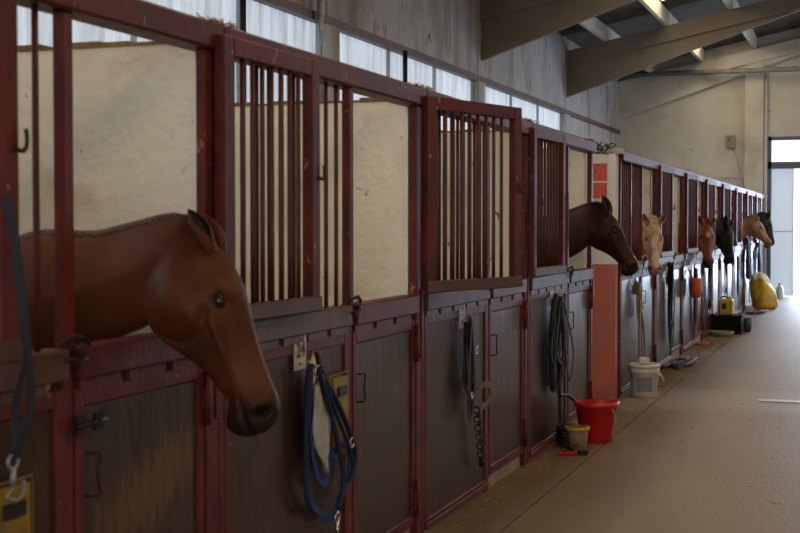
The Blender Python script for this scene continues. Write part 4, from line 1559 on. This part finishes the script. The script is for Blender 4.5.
def straw():
    random.seed(77)
    m = MB()

    def stalk(x, y, z=0.0, l=None):
        l = l or random.uniform(0.02, 0.07)
        a = random.uniform(0, pi)
        r = random.uniform(0.0008, 0.0016)
        dz = random.uniform(0, 0.012)
        m.tube([(x - cos(a) * l / 2, y - sin(a) * l / 2, z + r), (x + cos(a) * l / 2, y + sin(a) * l / 2, z + r + dz)], r, 4)
    for k in range(3600):
        y = random.uniform(4, 28)
        x = abs(random.gauss(0, 0.16)) + 0.055
        if x > 0.8:
            continue
        stalk(x, y)
    for (cx, cy, n, sx, sy) in ((0.12, 7.9, 420, 0.10, 0.28), (0.20, 13.6, 900, 0.12, 0.9), (0.14, 12.7, 400, 0.08, 0.4), (0.18, 17.6, 500, 0.10, 0.8), (0.25, 10.2, 160, 0.2, 0.5), (0.3, 21, 250, 0.15, 1.2)):
        for k in range(n):
            x = cx + random.gauss(0, sx)
            if x < 0.06:
                x = 0.06 + random.random() * 0.1
            stalk(x, cy + random.gauss(0, sy), random.uniform(0, 0.02))
    for k in range(500):
        stalk(random.uniform(0.4, 3.6), random.uniform(4, 26), 0, random.uniform(0.01, 0.03))
    o = m.obj('straw', STRAW)
    tag(o, 'loose straw scattered along the foot of the stall doors', 'straw', kind='stuff')
    # straw and cobweb tufts caught on the top rail
    for k, (y, lab) in enumerate(((3.92, 'dusty straw tuft on the top rail over the big chestnut horse'), (6.05, 'dusty straw tuft on the top rail left of the tilted gate'),
                                  (8.2, 'dusty straw tuft on the top rail right of the tilted gate'), (10.2, 'dusty straw tuft on the top rail over the bay horse'))):
        random.seed(100 + k)
        m = MB()
        for j in range(120):
            x = random.uniform(-0.05, 0.05)
            yy = random.gauss(0, 0.07)
            h = 2.226 + 0.002
            a = random.uniform(0, 2 * pi)
            l = random.uniform(0.01, 0.035)
            m.tube([(x, yy, h), (x + cos(a) * l * .4, yy + sin(a) * l, h + random.uniform(0, 0.012)), (x + cos(a) * l * .7, yy + sin(a) * l * 1.3, h + random.uniform(-0.0, 0.012))], 0.002, 4)
        o = m.obj('straw_tuft', COBWEB, None, (0, y, 0))
        tag(o, lab, 'straw', kind='stuff')


def wall_things():
    # red printed sign on the white passage wall (print worn to illegible blocks)
    t = thing('wall_sign', 'worn red and white sign on the white passage wall', 'sign', (-0.165, 11.498, 1.78))
    MB().bbox((-0.09, -0.006, 0.0), (0.09, 0.0, 0.40), 0.001).obj('board', mat('sign_white', (0.62, 0.6, 0.58), 0.6, 0.1, 20), t)
    m = MB()
    m.bbox((-0.085, -0.0085, 0.015), (0.085, -0.006, 0.155), 0.0008).bbox((-0.085, -0.0085, 0.17), (0.085, -0.006, 0.325), 0.0008)
    m.obj('print', SIGNR, t)
    # twisted wire over it
    t = thing('wire_bundle', 'tangled dark wire on top of the white passage wall', 'wire', (-0.16, 11.50, 2.19))
    m = MB()
    random.seed(6)
    for k in range(7):
        pts = [(random.uniform(-0.14, 0.14), random.uniform(-0.03, 0.08), random.uniform(0.0, 0.11)) for _ in range(5)]
        pts[0] = (pts[0][0], 0.05, 0.0)
        m.tube(spline(pts, 5), 0.006, 5)
    m.obj('wire', mat('rusty_wire', (0.10, 0.07, 0.045), 0.8, 0.3, 30), t)
    m = MB()
    for k in range(60):
        x, y = random.uniform(-0.15, 0.15), random.uniform(-0.02, 0.1)
        m.tube([(x, y, 0.002), (x + random.uniform(-.05, .05), y + random.uniform(-.02, .02), random.uniform(0.01, 0.06))], 0.004, 4)
    m.obj('dust_straw', COBWEB, t)
    # electrical box, conduits and cable on the end wall
    t = thing('junction_box', 'small beige junction box on the end wall', 'electrical box', (-0.72, EY, 3.28))
    MB().bbox((-0.10, -0.07, 0.0), (0.10, 0.0, 0.27), 0.008).obj('box', mat('box_beige', (0.26, 0.21, 0.15), 0.6, 0.15, 20), t)
    MB().lathe([(0.0, 0.0), (0.022, 0.0), (0.022, 0.02), (0, 0.02)], 12, (-0.03, -0.09, 0.17)).obj('knob', INK, t)
    c = MB().tube([(BX + 0.02, EY - 0.36, 4.93), (3.0, EY - 0.36, 4.91), (8.8, EY - 0.36, 4.91)], 0.055, 12).obj('conduit_pipe', mat('grey_pipe', (0.20, 0.22, 0.23), 0.5, 0.15, 6))
    tag(c, 'grey horizontal pipe crossing high in front of the end wall', 'pipe')
    c = MB().tube([(0.02, EY - 0.06, 0.02), (0.02, EY - 0.06, 4.85)], 0.045, 10).obj('conduit_pipe', mat('pale_pipe', (0.45, 0.42, 0.38), 0.6, 0.15, 6))
    tag(c, 'pale vertical pipe beside the end wall column and door', 'pipe')
    m = MB()
    m.tube(spline([(-0.66, EY - 0.02, 3.28), (-0.58, EY - 0.02, 3.0), (-0.45, EY - 0.02, 2.5), (-0.42, EY - 0.16, 2.3)], 6), 0.008, 6)
    tag(m.obj('cable', STEEL), 'thin cable drooping from the junction box to the column', 'cable')
    # pipes on the back wall
    c = MB().tube([(BX + 0.08, 12.16, 2.3), (BX + 0.08, 12.16, 4.6)], 0.035, 10).obj('conduit_pipe', STEEL)
    tag(c, 'grey vertical pipe on the wall behind the stalls', 'pipe')
    for (y, z0, z1, lab) in ((10.5, 1.99, 3.7, 'dark downpipe crossing the window band left of the grey pipe'), (14.85, 1.99, 3.66, 'dark iron strut crossing the window band in its middle')):
        c = MB().tube([(BX + 0.04, y, z0), (BX + 0.04, y, z1)], 0.03, 8).obj('strut', DARKM)
        tag(c, lab, 'pipe')


floor_and_walls()
roof()
stalls()
horses()
tack()
buckets()
straw()
wall_things()
